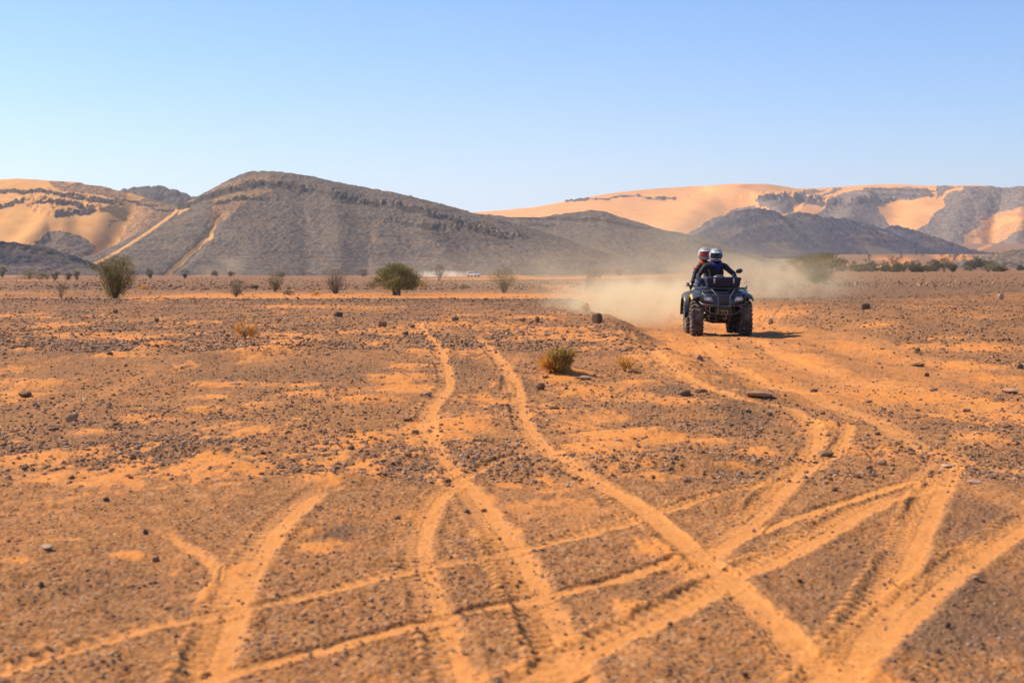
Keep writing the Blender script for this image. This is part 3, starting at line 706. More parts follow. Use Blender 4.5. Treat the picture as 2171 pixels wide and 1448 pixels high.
# ------------------------------------------------------------------ quad bike
QY = HC * F / (713 - HY)
QX = (1528 - CX) / F * QY
DUST = (.46, .27, .14)
M_tyre = mat('tyre rubber', (.022, .023, .028), .8, c2=(.035, .034, .036), bump=.3, dust=(.40, .27, .17), dustamt=.6, scale=9)
M_body = mat('dark painted plastic', (.010, .015, .035), .28, coat=.4, dust=(.22, .22, .19), dustamt=.15, scale=7)
M_black = mat('black plastic', (.014, .014, .02), .42, dust=(.2, .17, .14), dustamt=.25, scale=8)
M_steel = mat('painted steel tube', (.05, .065, .07), .35, metal=.4, dust=DUST, dustamt=.15, scale=8)
M_bare = mat('worn steel', (.22, .19, .17), .5, metal=.7, dust=DUST, dustamt=.4)
M_under = mat('undercarriage', (.02, .018, .018), .7, dust=DUST, dustamt=.35)
M_yellow = mat('yellow sticker', (.75, .42, .02), .45)
M_chrome = mat('light alloy', (.6, .58, .55), .35, metal=.8)
M_glass = mat('lamp glass', (.42, .44, .50), .12, spec=.8, coat=.6)
M_bulb = mat('lamp reflector', (.85, .86, .9), .2, metal=.6)
M_red = mat('red reflector', (.5, .03, .015), .3, coat=.4)
M_box = mat('dark trunk plastic', (.008, .009, .034), .5, coat=.0, spec=.3, dust=(.14, .12, .14), dustamt=.08, scale=6)
M_seat = mat('seat vinyl', (.02, .02, .022), .55, bump=.1)

quad = empty('quad_bike', (QX, QY, float(hground(np.array([QX]), np.array([QY]))[0]) + .005), R(-1))
quad.scale = (.93, 1, .985)
tag(quad, 'dark blue quad bike driving towards the viewer with a storage box on its front rack', 'quad bike')

def make_wheel(loc, wdt, rad, side, steer=0):
    h = MB(); h.lathe([(-.05, 0.001), (-.05, .055), (.06 * side, .055), (.075 * side, .03), (.075 * side, .001)], n=16, closed=False)
    h.lathe([(-.06 * side, .001), (-.06 * side, .105), (-.052 * side, .105), (-.052 * side, .001)], n=24, closed=False)
    wh = h.build('wheel', M_under, quad); wh.location = loc; wh.rotation_euler = (0, 0, steer)
    t = MB(); hw = wdt / 2
    prof = [(-hw * .72, .165), (-hw * .95, .19), (-hw, rad * .70), (-hw * .97, rad * .84), (-hw * .85, rad * .945), (-hw * .4, rad * .965), (0, rad * .97), (hw * .4, rad * .965), (hw * .85, rad * .945), (hw * .97, rad * .84), (hw, rad * .70), (hw * .95, .19), (hw * .72, .165), (0, .15)]
    t.lathe(prof, n=48)
    nl = 20
    for k in range(nl):
        for row, (a0, a1, sk) in enumerate([(.62, 1.0, .12), (.12, .56, -.10), (-.56, -.12, .10), (-1.0, -.62, -.12)]):
            th = 2 * math.pi * (k + (.5 if row % 2 else 0)) / nl
            secs = []
            for a, dth in ((a0, 0), (a1, sk)):
                rr = rad * (.965 if abs(a) < .7 else .93); q = []
                edge = 1.0 if abs(a) < .99 else .92
                for (dt, dr) in ((-.068, -.01), (.068, -.01), (.058, .030), (-.058, .030)):
                    an = th + dth + dt
                    r2 = rr + dr * edge
                    q.append((a * hw * 1.01, r2 * math.cos(an), r2 * math.sin(an)))
                secs.append(q)
            t.loft(secs)
        # sidewall lugs
        for sg in (1, -1):
            th = 2 * math.pi * k / nl
            secs = []
            for r2, o in ((rad * .93, .02), (rad * .78, .012)):
                secs.append([(sg * (hw * .95 + oo), r2 * math.cos(th + dt), r2 * math.sin(th + dt)) for dt, oo in ((-.05, 0), (.05, 0), (.04, o), (-.04, o))])
            t.loft(secs)
    t.build('tyre', M_tyre, wh, ang=30)
    r = MB()
    r.lathe([(-hw * .75, .165), (-hw * .75, .15), (hw * .2 * side, .14), (hw * .3 * side, .05), (hw * .3 * side, .001)], n=32, closed=False)
    r.lathe([(hw * .8 * side, .17), (hw * .8 * side, .152), (hw * .3 * side, .145)], n=32, closed=False)
    for k in range(6):
        th = 2 * math.pi * k / 6
        r.tube([(hw * .32 * side, .045 * math.cos(th), .045 * math.sin(th)), (hw * .55 * side, .15 * math.cos(th), .15 * math.sin(th))], .014, 6)
    r.build('rim', M_bare, wh)
    return wh
make_wheel((-.495, 0, .325), .235, .325, -1, R(-3))
make_wheel((.495, 0, .325), .235, .325, 1, R(-3))
make_wheel((-.455, 1.3, .32), .26, .325, -1)
make_wheel((.455, 1.3, .32), .26, .325, 1)

# frame, engine, skid plate
f = MB()
for s in (-1, 1):
    f.tube([(s * .13, -.34, .30), (s * .17, 0, .27), (s * .19, .6, .27), (s * .17, 1.3, .32)], .022, 8)
    f.tube([(s * .13, -.34, .30), (s * .14, -.30, .60), (s * .16, .05, .80), (s * .16, .6, .62), (s * .17, 1.3, .66)], .02, 8)
f.box((0, .62, .45), (.34, .62, .34), .04); f.box((0, .15, .42), (.26, .3, .24), .03)
f.lathe([(-.2, .001), (-.2, .13), (.2, .13), (.2, .001)], n=20, c=(0, .7, .5), closed=False)
f.box((0, 1.3, .42), (.24, .24, .24), .03)
f.tube([(-.15, 1.3, .32), (.15, 1.3, .32)], .035, 10)
f.build('frame', M_under, quad)
p = MB()
p.loft([[(-.16, -.36, .34), (.16, -.36, .34), (.16, -.35, .35), (-.16, -.35, .35)], [(-.19, -.15, .235), (.19, -.15, .235), (.19, -.15, .25), (-.19, -.15, .25)], [(-.21, 1.3, .23), (.21, 1.3, .23), (.21, 1.3, .245), (-.21, 1.3, .245)]])
p.build('skid_plate', M_under, quad)
for s in (-1, 1):
    for (yy, zz) in ((0, 0), (1.3, 0)):
        a = MB()
        for (z0, z1) in ((.30, .28), (.42, .40)):
            a.tube([(s * .13, yy - .12, z0), (s * .40, yy, z1)], .014, 6); a.tube([(s * .13, yy + .12, z0), (s * .40, yy, z1)], .014, 6)
        a.tube([(s * .08, yy, .34), (s * .42, yy, .325)], .018, 8)
        a.build('suspension_arm', M_under, quad)
        k = MB(); zt = .72
        k.tube([(s * .30, yy + .05, .40), (s * .22, yy + .09, zt)], .016, 8)
        for i in range(7):
            q = i / 7; c0 = Vector((s * .30, yy + .05, .40)).lerp(Vector((s * .22, yy + .09, zt)), .15 + .8 * q)
            k.tube([c0 + Vector((.042 * math.cos(t), .042 * math.sin(t), .035 * t / 6.3)) for t in np.linspace(0, 6.28, 12)], .007, 5)
        k.build('shock_absorber', M_bare if yy == 0 else M_under, quad)

# front bodywork: cowl between the wheels
def mir(P): return P + [(-x, y, z) for x, y, z in reversed(P)]
c = MB(); secs = []
for x, y0, zl, zt in ((-.43, -.25, .62, .80), (-.36, -.36, .58, .84), (-.17, -.44, .53, .83), (0, -.46, .52, .80), (.17, -.44, .53, .83), (.36, -.36, .58, .84), (.43, -.25, .62, .80)):
    secs.append([(x, y0 + .10, zl), (x, y0, zl + .05), (x, y0 - .01, .5 * (zl + zt)), (x, y0 + .03, zt - .05), (x, y0 + .12, zt), (x, .10, zt + .05), (x, .30, zt + .06), (x, .30, zl + .12), (x, .0, zl + .06)])
c.loft(secs); cowl = c.build('front_cowl', M_body, quad, bevel=.012)
g = MB()
for k in range(7):
    z = .60 + .026 * k
    g.box((0, -.472 + .004 * k, z), (.22 + .01 * k, .02, .010), .003)
g.box((0, -.462, .68), (.27, .015, .2), .01)
g.build('grille', M_black, quad)
# centre hood ribs
h = MB()
h.loft([[(-.13, -.33, .845), (.13, -.33, .845), (.10, -.33, .80), (-.10, -.33, .80)], [(-.17, .05, .905), (.17, .05, .905), (.16, .05, .84), (-.16, .05, .84)], [(-.15, .32, .96), (.15, .32, .96), (.15, .32, .85), (-.15, .32, .85)]])
h.build('hood', M_body, quad, bevel=.012)
for s in (-1, 1):
    # headlight: slanted eye shape
    poly = [(s * .195, .655), (s * .375, .665), (s * .405, .715), (s * .36, .762), (s * .235, .745)]
    b_ = MB(); secs = []
    for gy, gr in ((.07, 1.12), (-.015, 1.12), (-.018, 1.0), (.015, .96)):
        mx = sum(q[0] for q in poly) / 5; mz = sum(q[1] for q in poly) / 5
        secs.append([(mx + (x - mx) * gr, -.385 - .045 * (1 - (abs(x) - .19) / .2) + gy, mz + (z - mz) * gr) for x, z in poly])
    b_.loft(secs, caps=True); hl = b_.build('headlight', M_black, quad, ang=20)
    l_ = MB(); secs = []
    for gy, gr in ((.02, .97), (-.010, .95), (-.022, .7)):
        secs.append([(mx + (x - mx) * gr, -.385 - .045 * (1 - (abs(x) - .19) / .2) + gy - .002, mz + (z - mz) * gr) for x, z in poly])
    l_.loft(secs); l_.build('lamp_glass', M_glass, hl)
    r_ = MB(); r_.lathe([(-.012, .001), (-.008, .022), (0, .032), (.012, .034)], axis='Y', n=20, c=(s * .292, -.438, .706), closed=False)
    r_.build('reflector_bowl', M_bulb, hl)
    b2 = MB(); b2.ball((s * .292, -.449, .706), .011, 10); b2.build('bulb', M_glass, hl)
    # fender arch over the front wheel
    fe = MB(); secs = []
    for k, an in enumerate(np.linspace(R(50), R(172), 13)):
        r0 = .435 + .02 * math.sin(an)
        cy_, cz = -.40 * math.cos(an) * 1.12, .345 + r0 * math.sin(an) ** .8 * 1.02
        zin = cz + .075 * math.sin(an); lip = cz - .065
        secs.append([(s * .27, cy_ * .98, zin + .02), (s * .42, cy_, cz + .045 * math.sin(an) + .015), (s * .555, cy_ * 1.0, cz + .01), (s * .615, cy_ * 1.0, cz - .025), (s * .625, cy_, lip), (s * .605, cy_, lip), (s * .595, cy_ * .97, cz - .035), (s * .54, cy_ * .97, cz - .01), (s * .42, cy_ * .97, cz + .02), (s * .27, cy_ * .95, zin - .0)])
    fe.loft(secs); fen = fe.build('front_fender', M_body, quad, bevel=.005)
    st = MB(); secs = []
    for an in np.linspace(R(54), R(96), 9):
        r0 = .435 + .02 * math.sin(an); cy_, cz = -.40 * math.cos(an) * 1.12, .345 + r0 * math.sin(an) ** .8 * 1.02
        secs.append([(s * .60, cy_ - .004, cz - .012), (s * .628, cy_ - .003, cz - .032), (s * .631, cy_ - .002, cz - .062), (s * .625, cy_ + .004, cz - .062), (s * .612, cy_ + .004, cz - .032), (s * .595, cy_ + .004, cz - .015)])
    st.loft(secs); st.build('fender_stripe', M_yellow, fen)
    # raised shoulder panel between cowl and fender with a highlight edge
    sh = MB()
    sh.loft([[(s * .20, -.34, .80), (s * .40, -.32, .80), (s * .40, -.30, .83), (s * .20, -.32, .86)], [(s * .24, 0, .88), (s * .56, 0, .83), (s * .55, 0, .87), (s * .24, 0, .92)], [(s * .22, .30, .90), (s * .50, .32, .84), (s * .49, .32, .88), (s * .22, .30, .95)]])
    sh.build('shoulder_panel', M_body, quad, bevel=.01)
    # rear fender
    rf = MB(); secs = []
    for an in np.linspace(R(5), R(172), 14):
        cy_, cz = 1.3 - .43 * math.cos(an) * 1.05, .345 + .46 * math.sin(an) ** .8
        secs.append([(s * .18, cy_, cz + .09 * math.sin(an)), (s * .42, cy_, cz + .05 * math.sin(an)), (s * .60, cy_, cz), (s * .635, cy_, cz - .03), (s * .64, cy_, cz - .10), (s * .62, cy_, cz - .10), (s * .60, cy_, cz - .04), (s * .42, cy_, cz + .02), (s * .18, cy_, cz + .05)])
    rf.loft(secs); rf.build('rear_fender', M_steel if s < 0 else M_body, quad, bevel=.005)  # left fender's dusty, sunlit grey is put into its colour
    fb = MB(); fb.loft([[(s * .24, .38, .34), (s * .58, .40, .36), (s * .58, .40, .32), (s * .24, .38, .30)], [(s * .24, 1.0, .35), (s * .58, .98, .37), (s * .58, .98, .33), (s * .24, 1.0, .31)]])
    for k in range(5): fb.box((s * .41, .45 + .11 * k, .37), (.3, .02, .018), .004)
    fb.build('foot_board', M_black, quad)
    # bumper corner with red lamp
    rl = MB(); rl.box((s * .345, -.40, .565), (.06, .03, .035), .008); rl.build('side_reflector', M_red, quad)

# tubular bumper
b = MB()
b.tube([(-.47, -.28, .66), (-.43, -.40, .61), (-.30, -.49, .585), (-.12, -.53, .575), (.12, -.53, .575), (.30, -.49, .585), (.43, -.40, .61), (.47, -.28, .66)], .017, 10, 3)
b.tube([(-.40, -.40, .56), (-.30, -.46, .47), (-.16, -.50, .42), (.16, -.50, .42), (.30, -.46, .47), (.40, -.40, .56)], .015, 8, 3)
for s in (-1, 1):
    b.tube([(s * .12, -.53, .575), (s * .115, -.515, .70), (s * .16, -.46, .80), (s * .235, -.36, .885)], .016, 8, 3)
    b.tube([(s * .44, -.36, .63), (s * .435, -.38, .74), (s * .39, -.40, .80), (s * .16, -.475, .775)], .012, 8, 3)
    b.tube([(s * .12, -.53, .575), (s * .15, -.50, .42), (s * .13, -.36, .32)], .014, 8)
b.build('bumper', M_steel, quad)
pl = MB()
pl.box((0, -.535, .50), (.27, .02, .17), .008); pl.box((-.125, -.555, .50), (.02, .05, .17), .004); pl.box((.125, -.555, .50), (.02, .05, .17), .004)
pl.box((0, -.553, .515), (.24, .03, .02), .004)
wn = pl.build('winch', M_under, quad)
d_ = MB(); d_.lathe([(-.10, .001), (-.10, .035), (-.09, .035), (-.09, .025), (.09, .025), (.09, .035), (.10, .035), (.10, .001)], n=20, c=(0, -.56, .555), closed=False); d_.build('drum', M_black, wn)
r_ = MB()
for s in (-1, 1): r_.tube([(s * .055, -.57, .50), (s * .055, -.58, .43), (s * .045, -.58, .405)], .011, 8)
r_.box((0, -.57, .49), (.15, .03, .022), .004)
r_.build('fairlead', M_bare, wn)
hk = MB(); hk.tube([(0, -.585, .45), (.0, -.585, .41), (.028, -.585, .385), (.034, -.585, .35), (.008, -.585, .325), (-.022, -.585, .335), (-.028, -.585, .36)], .009, 8, 4); hk.build('hook', M_bare, wn)

# racks
rk = MB(); z = .905
rk.tube([(-.50, .30, z), (-.52, .0, z), (-.47, -.26, z), (-.2, -.31, z), (.2, -.31, z), (.47, -.26, z), (.52, 0, z), (.50, .30, z), (.2, .33, z), (-.2, .33, z), (-.50, .30, z)], .014, 8, 3)
for x in (-.36, -.22, -.08, .08, .22, .36): rk.tube([(x, -.29, z), (x, .31, z)], .009, 6)
for y in (-.12, .12): rk.tube([(-.50, y, z - .01), (.50, y, z - .01)], .010, 6)
for s in (-1, 1):
    rk.tube([(s * .52, 0, z), (s * .53, 0, z + .045), (s * .50, -.2, z + .045), (s * .47, -.26, z)], .011, 6, 3)
    rk.tube([(s * .35, .2, z), (s * .33, .2, .84)], .012, 6)
rk.build('front_rack', M_steel, quad)
rr = MB(); z = .93
rr.tube([(-.50, 1.85, z), (-.50, 1.2, z), (.50, 1.2, z), (.50, 1.85, z), (-.50, 1.85, z)], .014, 8)
for x in (-.3, -.1, .1, .3): rr.tube([(x, 1.2, z), (x, 1.85, z)], .01, 6)
for s in (-1, 1): rr.tube([(s * .50, 1.35, z), (s * .54, 1.35, z + .06), (s * .54, 1.0, z + .06), (s * .50, .98, z - .08)], .013, 8)
rr.build('rear_rack', M_steel, quad)
# storage box on the front rack
bx = MB(); secs = []
for z, wx, wy in ((.917, .30, .155), (.93, .32, .175), (1.055, .345, .195), (1.065, .345, .195)):
    secs.append([(.03 + sx * (wx - (0 if k % 2 else .03)), -.06 + sy * (wy - (.03 if k % 2 else 0)), z) for k, (sx, sy) in enumerate([(-1, -1), (-1, -1), (-1, 1), (-1, 1), (1, 1), (1, 1), (1, -1), (1, -1)])])
def rrect(cx, cy_, wx, wy, z, r=.04):
    o = []
    for (sx, sy, a0) in ((1, 1, 0), (-1, 1, 90), (-1, -1, 180), (1, -1, 270)):
        for k in range(4):
            a = R(a0 + 30 * k); o.append((cx + sx * (wx - r) + r * math.cos(a), cy_ + sy * (wy - r) + r * math.sin(a), z))
    return o
bx.loft([rrect(.03, -.06, .29, .15, .918), rrect(.03, -.06, .325, .18, .935), rrect(.03, -.06, .345, .20, 1.06)])
for k in range(5): bx.box((.03 - .2 + .1 * k, -.255, .985), (.045, .012, .10), .004)
box = bx.build('storage_box', M_box, quad, ang=35)
ld = MB(); ld.loft([rrect(.03, -.06, .355, .21, 1.062), rrect(.03, -.06, .358, .213, 1.085), rrect(.03, -.06, .35, .205, 1.11), rrect(.03, -.06, .30, .16, 1.122)])
ld.build('lid', M_box, box, ang=35)
for x in (-.165, .225):
    la = MB(); la.box((x, -.276, 1.07), (.035, .012, .045), .004); la.box((x, -.272, 1.03), (.026, .012, .05), .004); la.tube([(x - .012, -.283, 1.045), (x + .012, -.283, 1.045)], .006, 6)
    la.build('latch', M_chrome, box)
# instrument pod, steering, mirror, seat
ip = MB(); ip.ball((.02, .40, 1.09), (.135, .10, .075), 20); ip.box((.02, .42, 1.03), (.16, .14, .12), .03)
pod = ip.build('instrument_pod', M_steel, quad)
hb = MB()
hb.tube([(-.44, .53, 1.08), (-.28, .50, 1.09), (-.12, .44, 1.04), (0, .42, 1.02), (.12, .44, 1.04), (.28, .50, 1.09), (.44, .53, 1.08)], .012, 8, 4)
hb.tube([(0, .42, 1.02), (0, .30, .70), (0, .22, .45)], .016, 8)
hbo = hb.build('handlebar', M_black, quad)
for s in (-1, 1):
    gm = MB(); gm.tube([(s * .32, .508, 1.088), (s * .46, .533, 1.079)], .018, 10); gm.build('grip', M_black, hbo)
    lv = MB(); lv.tube([(s * .28, .47, 1.085), (s * .33, .43, 1.08), (s * .46, .46, 1.07), (s * .49, .45, 1.068)], .007, 6, 2); lv.box((s * .27, .48, 1.10), (.06, .05, .05), .01)
    lv.build('brake_lever', M_chrome, hbo)
mm = MB(); mm.tube([(.30, .49, 1.10), (.33, .47, 1.16), (.40, .46, 1.21)], .009, 8, 3)
mi = mm.build('mirror', M_black, quad)
mh = MB(); mh.ball((.45, .465, 1.235), (.075, .03, .047), 16, rot=Matrix.Rotation(R(-12), 3, 'Y')); mh.build('mirror_housing', M_black, mi)
se = MB(); secs = []
for y, wx, z in ((.42, .12, .80), (.55, .15, .84), (.8, .17, .84), (1.05, .18, .88), (1.1, .18, .93), (1.45, .19, .95), (1.6, .17, .93)):
    secs.append([(wx * math.cos(a) * 1.0, y, z - .10 + .10 * max(-1, math.sin(a) * 1.1)) for a in np.linspace(0, 2 * math.pi, 16, endpoint=False)])
se.loft(secs); se.build('seat', M_seat, quad)
tk = MB(); secs = []
for y, wx, z0, z1 in ((.25, .14, .5, .96), (.45, .17, .5, .93), (.8, .20, .5, .80), (1.3, .20, .5, .84)):
    secs.append([(-wx, y, z0), (-wx, y, z1 - .06), (-wx * .7, y, z1), (wx * .7, y, z1), (wx, y, z1 - .06), (wx, y, z0)])
tk.loft(secs); tk.build('tank_cover', M_body, quad, bevel=.02)

# ------------------------------------------------------------------ people
def skin_body(name, verts, edges, radii, m, parent, sub=2, midx=None):
    me = bpy.data.meshes.new(name); me.from_pydata([tuple(v) for v in verts], [tuple(e) for e in edges], []); me.update()
    o = bpy.data.objects.new(name, me); col.objects.link(o)
    if parent: o.parent = parent
    sm = o.modifiers.new('skin', 'SKIN'); sm.use_smooth_shade = True; sm.branch_smoothing = .6
    for i, d in enumerate(me.skin_vertices[0].data):
        r = radii[i]; d.radius = (r, r) if not isinstance(r, tuple) else r
        d.use_root = (i == 0)
    ss_ = o.modifiers.new('sub', 'SUBSURF'); ss_.levels = sub; ss_.render_levels = sub
    tx = bpy.data.textures.new('cloth folds', 'CLOUDS'); tx.noise_scale = .11; tx.noise_depth = 2
    dp = o.modifiers.new('folds', 'DISPLACE'); dp.texture = tx; dp.strength = .03; dp.mid_level = .5
    for q in (m if isinstance(m, (list, tuple)) else [m]): me.materials.append(q)
    return o
class Skel:
    def __init__(s): s.v = []; s.e = []; s.r = []
    def n(s, p, r, par=None):
        s.v.append(Vector(p)); s.r.append(r); i = len(s.v) - 1
        if par is not None: s.e.append((par, i))
        return i
    def chain(s, par, pts):
        for p, r in pts: par = s.n(p, r, par)
        return par
def fingers(S, wrist, wp, palm_dir, up, around, side, parent_obj=None):
    """five separate fingers curled round a bar: palm_dir knuckle direction, around: curl direction"""
    pd = Vector(palm_dir).normalized(); u = Vector(up).normalized(); ac = pd.cross(u).normalized()
    pc = Vector(wp) + pd * .045
    pi = S.n(pc, (.036, .018), wrist)
    for k, L in enumerate((.92, 1.0, .95, .8)):
        off = ac * (-.030 + .020 * k) * side
        b = Vector(wp) + pd * .085 + off
        i = S.n(b, .010, pi)
        i = S.n(b + (pd * .018 - u * .022) * L, .0095, i)
        i = S.n(b + (pd * .004 - u * .042) * L, .0085, i)
        S.n(b + (-pd * .016 - u * .044) * L, .0075, i)
    b = Vector(wp) + pd * .03 - ac * .038 * side
    i = S.n(b - u * .01, .012, pi); i = S.n(b + pd * .025 - u * .035, .010, i); S.n(b + pd * .045 - u * .040 + ac * .012 * side, .009, i)

def clothing_mat(name, base, patches=()):
    m = mat(name, base, .75, c2=tuple(v * 1.8 + .004 for v in base), scale=14, bump=.5, bscale=22, dust=(.12, .09, .07), dustamt=.08)
    return m
M_jk1 = clothing_mat('black riding jacket', (.004, .004, .007))
M_jk2 = clothing_mat('dark padded jacket', (.013, .012, .014))
M_glove = clothing_mat('black glove', (.012, .012, .014))
M_blue = mat('blue scarf cloth', (.003, .012, .16), .8, bump=.4, bscale=30)
M_orange = mat('orange cloth panel', (.55, .08, .015), .7, bump=.3)
M_jean = mat('blue denim', (.06, .09, .17), .85, bump=.3)
M_white = mat('white helmet shell', (.40, .41, .41), .35, coat=.3, dust=(.32, .26, .20), dustamt=.35)
M_navy = mat('navy helmet graphic', (.02, .03, .16), .3, coat=.4)
M_visor = mat('dark goggle lens', (.004, .010, .022), .22, spec=.35, coat=.0)
M_orv = mat('orange goggle lens', (.50, .05, .008), .25, spec=.4, coat=.0)
M_foam = mat('dark helmet lining', (.02, .02, .022), .8)
M_boot = mat('dark boot', (.02, .018, .016), .6, dust=DUST, dustamt=.4)

def person(name, label, pel, chest, neck, headc, arms, legs, mj, shoulders=.20):
    root = empty('person', quad.location, quad.rotation_euler.z); root.scale = quad.scale
    tag(root, label, 'person')
    S = Skel(); pel, chest, neck, headc = map(Vector, (pel, chest, neck, headc))
    a = S.n(pel, (.175, .14)); mid = S.n(pel.lerp(chest, .5), (.16, .125), a); ch = S.n(chest, (.185, .13), mid)
    nk0 = S.n(chest.lerp(neck, .72), (.13, .10), ch); nk = S.n(neck, .062, nk0); hc = S.n(neck.lerp(headc, .55), .062, nk); S.n(headc, (.078, .085), hc)
    for s, (sh, el, wr, pd, up) in arms.items():
        sh, el, wr = map(Vector, (sh, el, wr))
        i = S.n(sh, .075, nk0); i = S.n(sh.lerp(el, .5), .062, i); i = S.n(el, .055, i); i = S.n(el.lerp(wr, .55), .047, i); i = S.n(wr, .034, i)
        fingers(S, i, wr, pd, up, None, s)
    for s, (hip, kn, an, toe) in legs.items():
        hip, kn, an, toe = map(Vector, (hip, kn, an, toe))
        i = S.n(hip, .105, a); i = S.n(hip.lerp(kn, .5), .095, i); i = S.n(kn, .072, i); i = S.n(kn.lerp(an, .4), .066, i); i = S.n(an, .05, i)
        i = S.n(an.lerp(toe, .35) - Vector((0, 0, .03)), .05, i); S.n(toe, .038, i)
    skin_body('body', S.v, S.e, S.r, mj, root)
    return root
drv = person('person', 'driver in black jacket, blue scarf, white helmet and dark goggles holding the handlebar',
             (0, .93, .93), (.01, .86, 1.24), (.0, .80, 1.40), (-.0, .74, 1.53),
             {-1: ((-.19, .83, 1.33), (-.37, .76, 1.13), (-.37, .585, 1.10), (-.05, -1, .0), (0, -.1, 1)),
              1: ((.20, .83, 1.33), (.385, .76, 1.17), (.385, .60, 1.105), (.05, -1, 0), (0, -.1, 1))},
             {-1: ((-.11, .90, .93), (-.27, .52, .90), (-.33, .62, .50), (-.34, .48, .41)), 1: ((.11, .90, .93), (.27, .52, .90), (.33, .62, .50), (.34, .48, .41))}, M_jk1)
pas = person('person', 'passenger with orange trim on the jacket and orange goggles leaning out behind the driver',
             (-.03, 1.32, 1.02), (-.10, 1.27, 1.30), (-.17, 1.22, 1.42), (-.195, 1.17, 1.555),
             {-1: ((-.30, 1.24, 1.34), (-.40, 1.10, 1.16), (-.455, 1.05, .985), (-.1, -.25, -1), (1, -.1, 0)),
              1: ((.06, 1.22, 1.37), (.17, 1.05, 1.22), (.12, .86, 1.12), (-.6, -.8, 0), (0, -.1, 1))},
             {-1: ((-.14, 1.28, 1.0), (-.34, .88, .98), (-.36, .98, .52), (-.38, .84, .42)), 1: ((.10, 1.28, 1.0), (.30, .90, .96), (.35, .98, .52), (.37, .84, .42))}, M_jk2)

def helmet(root, c, yaw, lens, tilt=0):
    Rm = Matrix.Rotation(R(yaw), 3, 'Z') @ Matrix.Rotation(R(tilt), 3, 'X'); c = Vector(c)
    n, m = 36, 22; vs = []; fs = []; vi = {}
    def sh(th, ph):   # th azimuth (0 = front -Y), ph from top
        x = math.sin(ph) * math.sin(th); y = -math.sin(ph) * math.cos(th); z = math.cos(ph)
        r = 1.0
        chin = max(0, math.cos(th)) ** 2 * max(0, -z) ** .7
        px_, py__, pz = x * .142 * (1 - .28 * chin), y * (.150 + .05 * chin), z * .142
        if z < 0: pz = z * .135
        return Vector((px_, py__, pz))
    for i in range(m + 1):
        ph = R(2) + (R(142) - R(2)) * i / m
        for k in range(n):
            th = 2 * math.pi * k / n - math.pi
            vs.append(c + Rm @ sh(th, ph))
    for i in range(m):
        ph = R(2) + (R(142) - R(2)) * (i + .5) / m
        for k in range(n):
            th = 2 * math.pi * (k + .5) / n - math.pi
            if abs(th) < R(62) and R(68) < ph < R(110): continue     # the eye port
            fs.append((i * n + k, i * n + (k + 1) % n, (i + 1) * n + (k + 1) % n, (i + 1) * n + k))
    fs.append(tuple(range(n - 1, -1, -1)))
    hb_ = MB(); hb_.add(vs, fs); ho = hb_.build('helmet', M_white, root, ang=60)
    so = ho.modifiers.new('solid', 'SOLIDIFY'); so.thickness = .012; so.offset = -1
    # peak
    pk = MB(); secs = []
    for th in np.linspace(R(-58), R(58), 11):
        a = c + Rm @ Vector((.145 * math.sin(th), -.135 * math.cos(th), .065 + .02 * math.cos(th)))
        b = c + Rm @ Vector((.132 * math.sin(th), -.150 * math.cos(th) - .055 * math.cos(th) ** 2, .052 + .015 * math.cos(th)))
        u = Vector((0, 0, .007)); secs.append([a, b, b + u, a + u * 1.6])
    pk.loft(secs); pk.build('helmet_peak', M_white, ho, ang=60)
    # graphic stripe
    gr = MB()
    for s in (1,):
        secs = []
        for ph in np.linspace(R(25), R(80), 8):
            w_ = .12 + .18 * math.sin(ph)
            secs.append([c + Rm @ (sh(s * R(38) + d, ph) * 1.012) for d in (0, w_)] + [c + Rm @ (sh(s * R(38) + d, ph) * 1.0) for d in (w_, 0)])
        gr.loft(secs)
    gr.build('helmet_graphic', M_navy, ho, ang=60)
    # goggles: frame, strap, lens
    fr = MB(); secs = []
    for th in np.linspace(R(-66), R(66), 15):
        for_ = []
        for ph, k_ in ((R(70), 1.0), (R(68), .93), (R(110), .93), (R(108), 1.0)):
            for_.append(c + Rm @ (sh(th, ph) * k_ * .99))
        secs.append(for_)
    fr.loft(secs); go = fr.build('goggles', M_foam, ho, ang=60)
    ln = MB(); secs = []
    for th in np.linspace(R(-58), R(58), 15):
        q = .9 + .1 * math.cos(th)
        dip = R(4) * math.exp(-(th / .18) ** 2)
        secs.append([c + Rm @ (sh(th, ph) * k_) for ph, k_ in ((R(72), 1.01), (R(90), 1.045), (R(106) - dip, 1.01), (R(106) - dip, .985), (R(90), .985), (R(72), .985))])
    ln.loft(secs); ln.build('lens', lens, go, ang=70)
    cg = MB()
    for k in range(3): 
        p = c + Rm @ (sh(0, R(115 + 6 * k)) * 1.01); cg.box(p, (.055 - .01 * k, .012, .006), .002, rot=Rm)
    cg.build('chin_vent', M_navy, ho)
    return ho
helmet(drv, (0, .74, 1.545), 3, M_visor, 8)
helmet(pas, (-.185, 1.17, 1.565), 12, M_orv, 2)
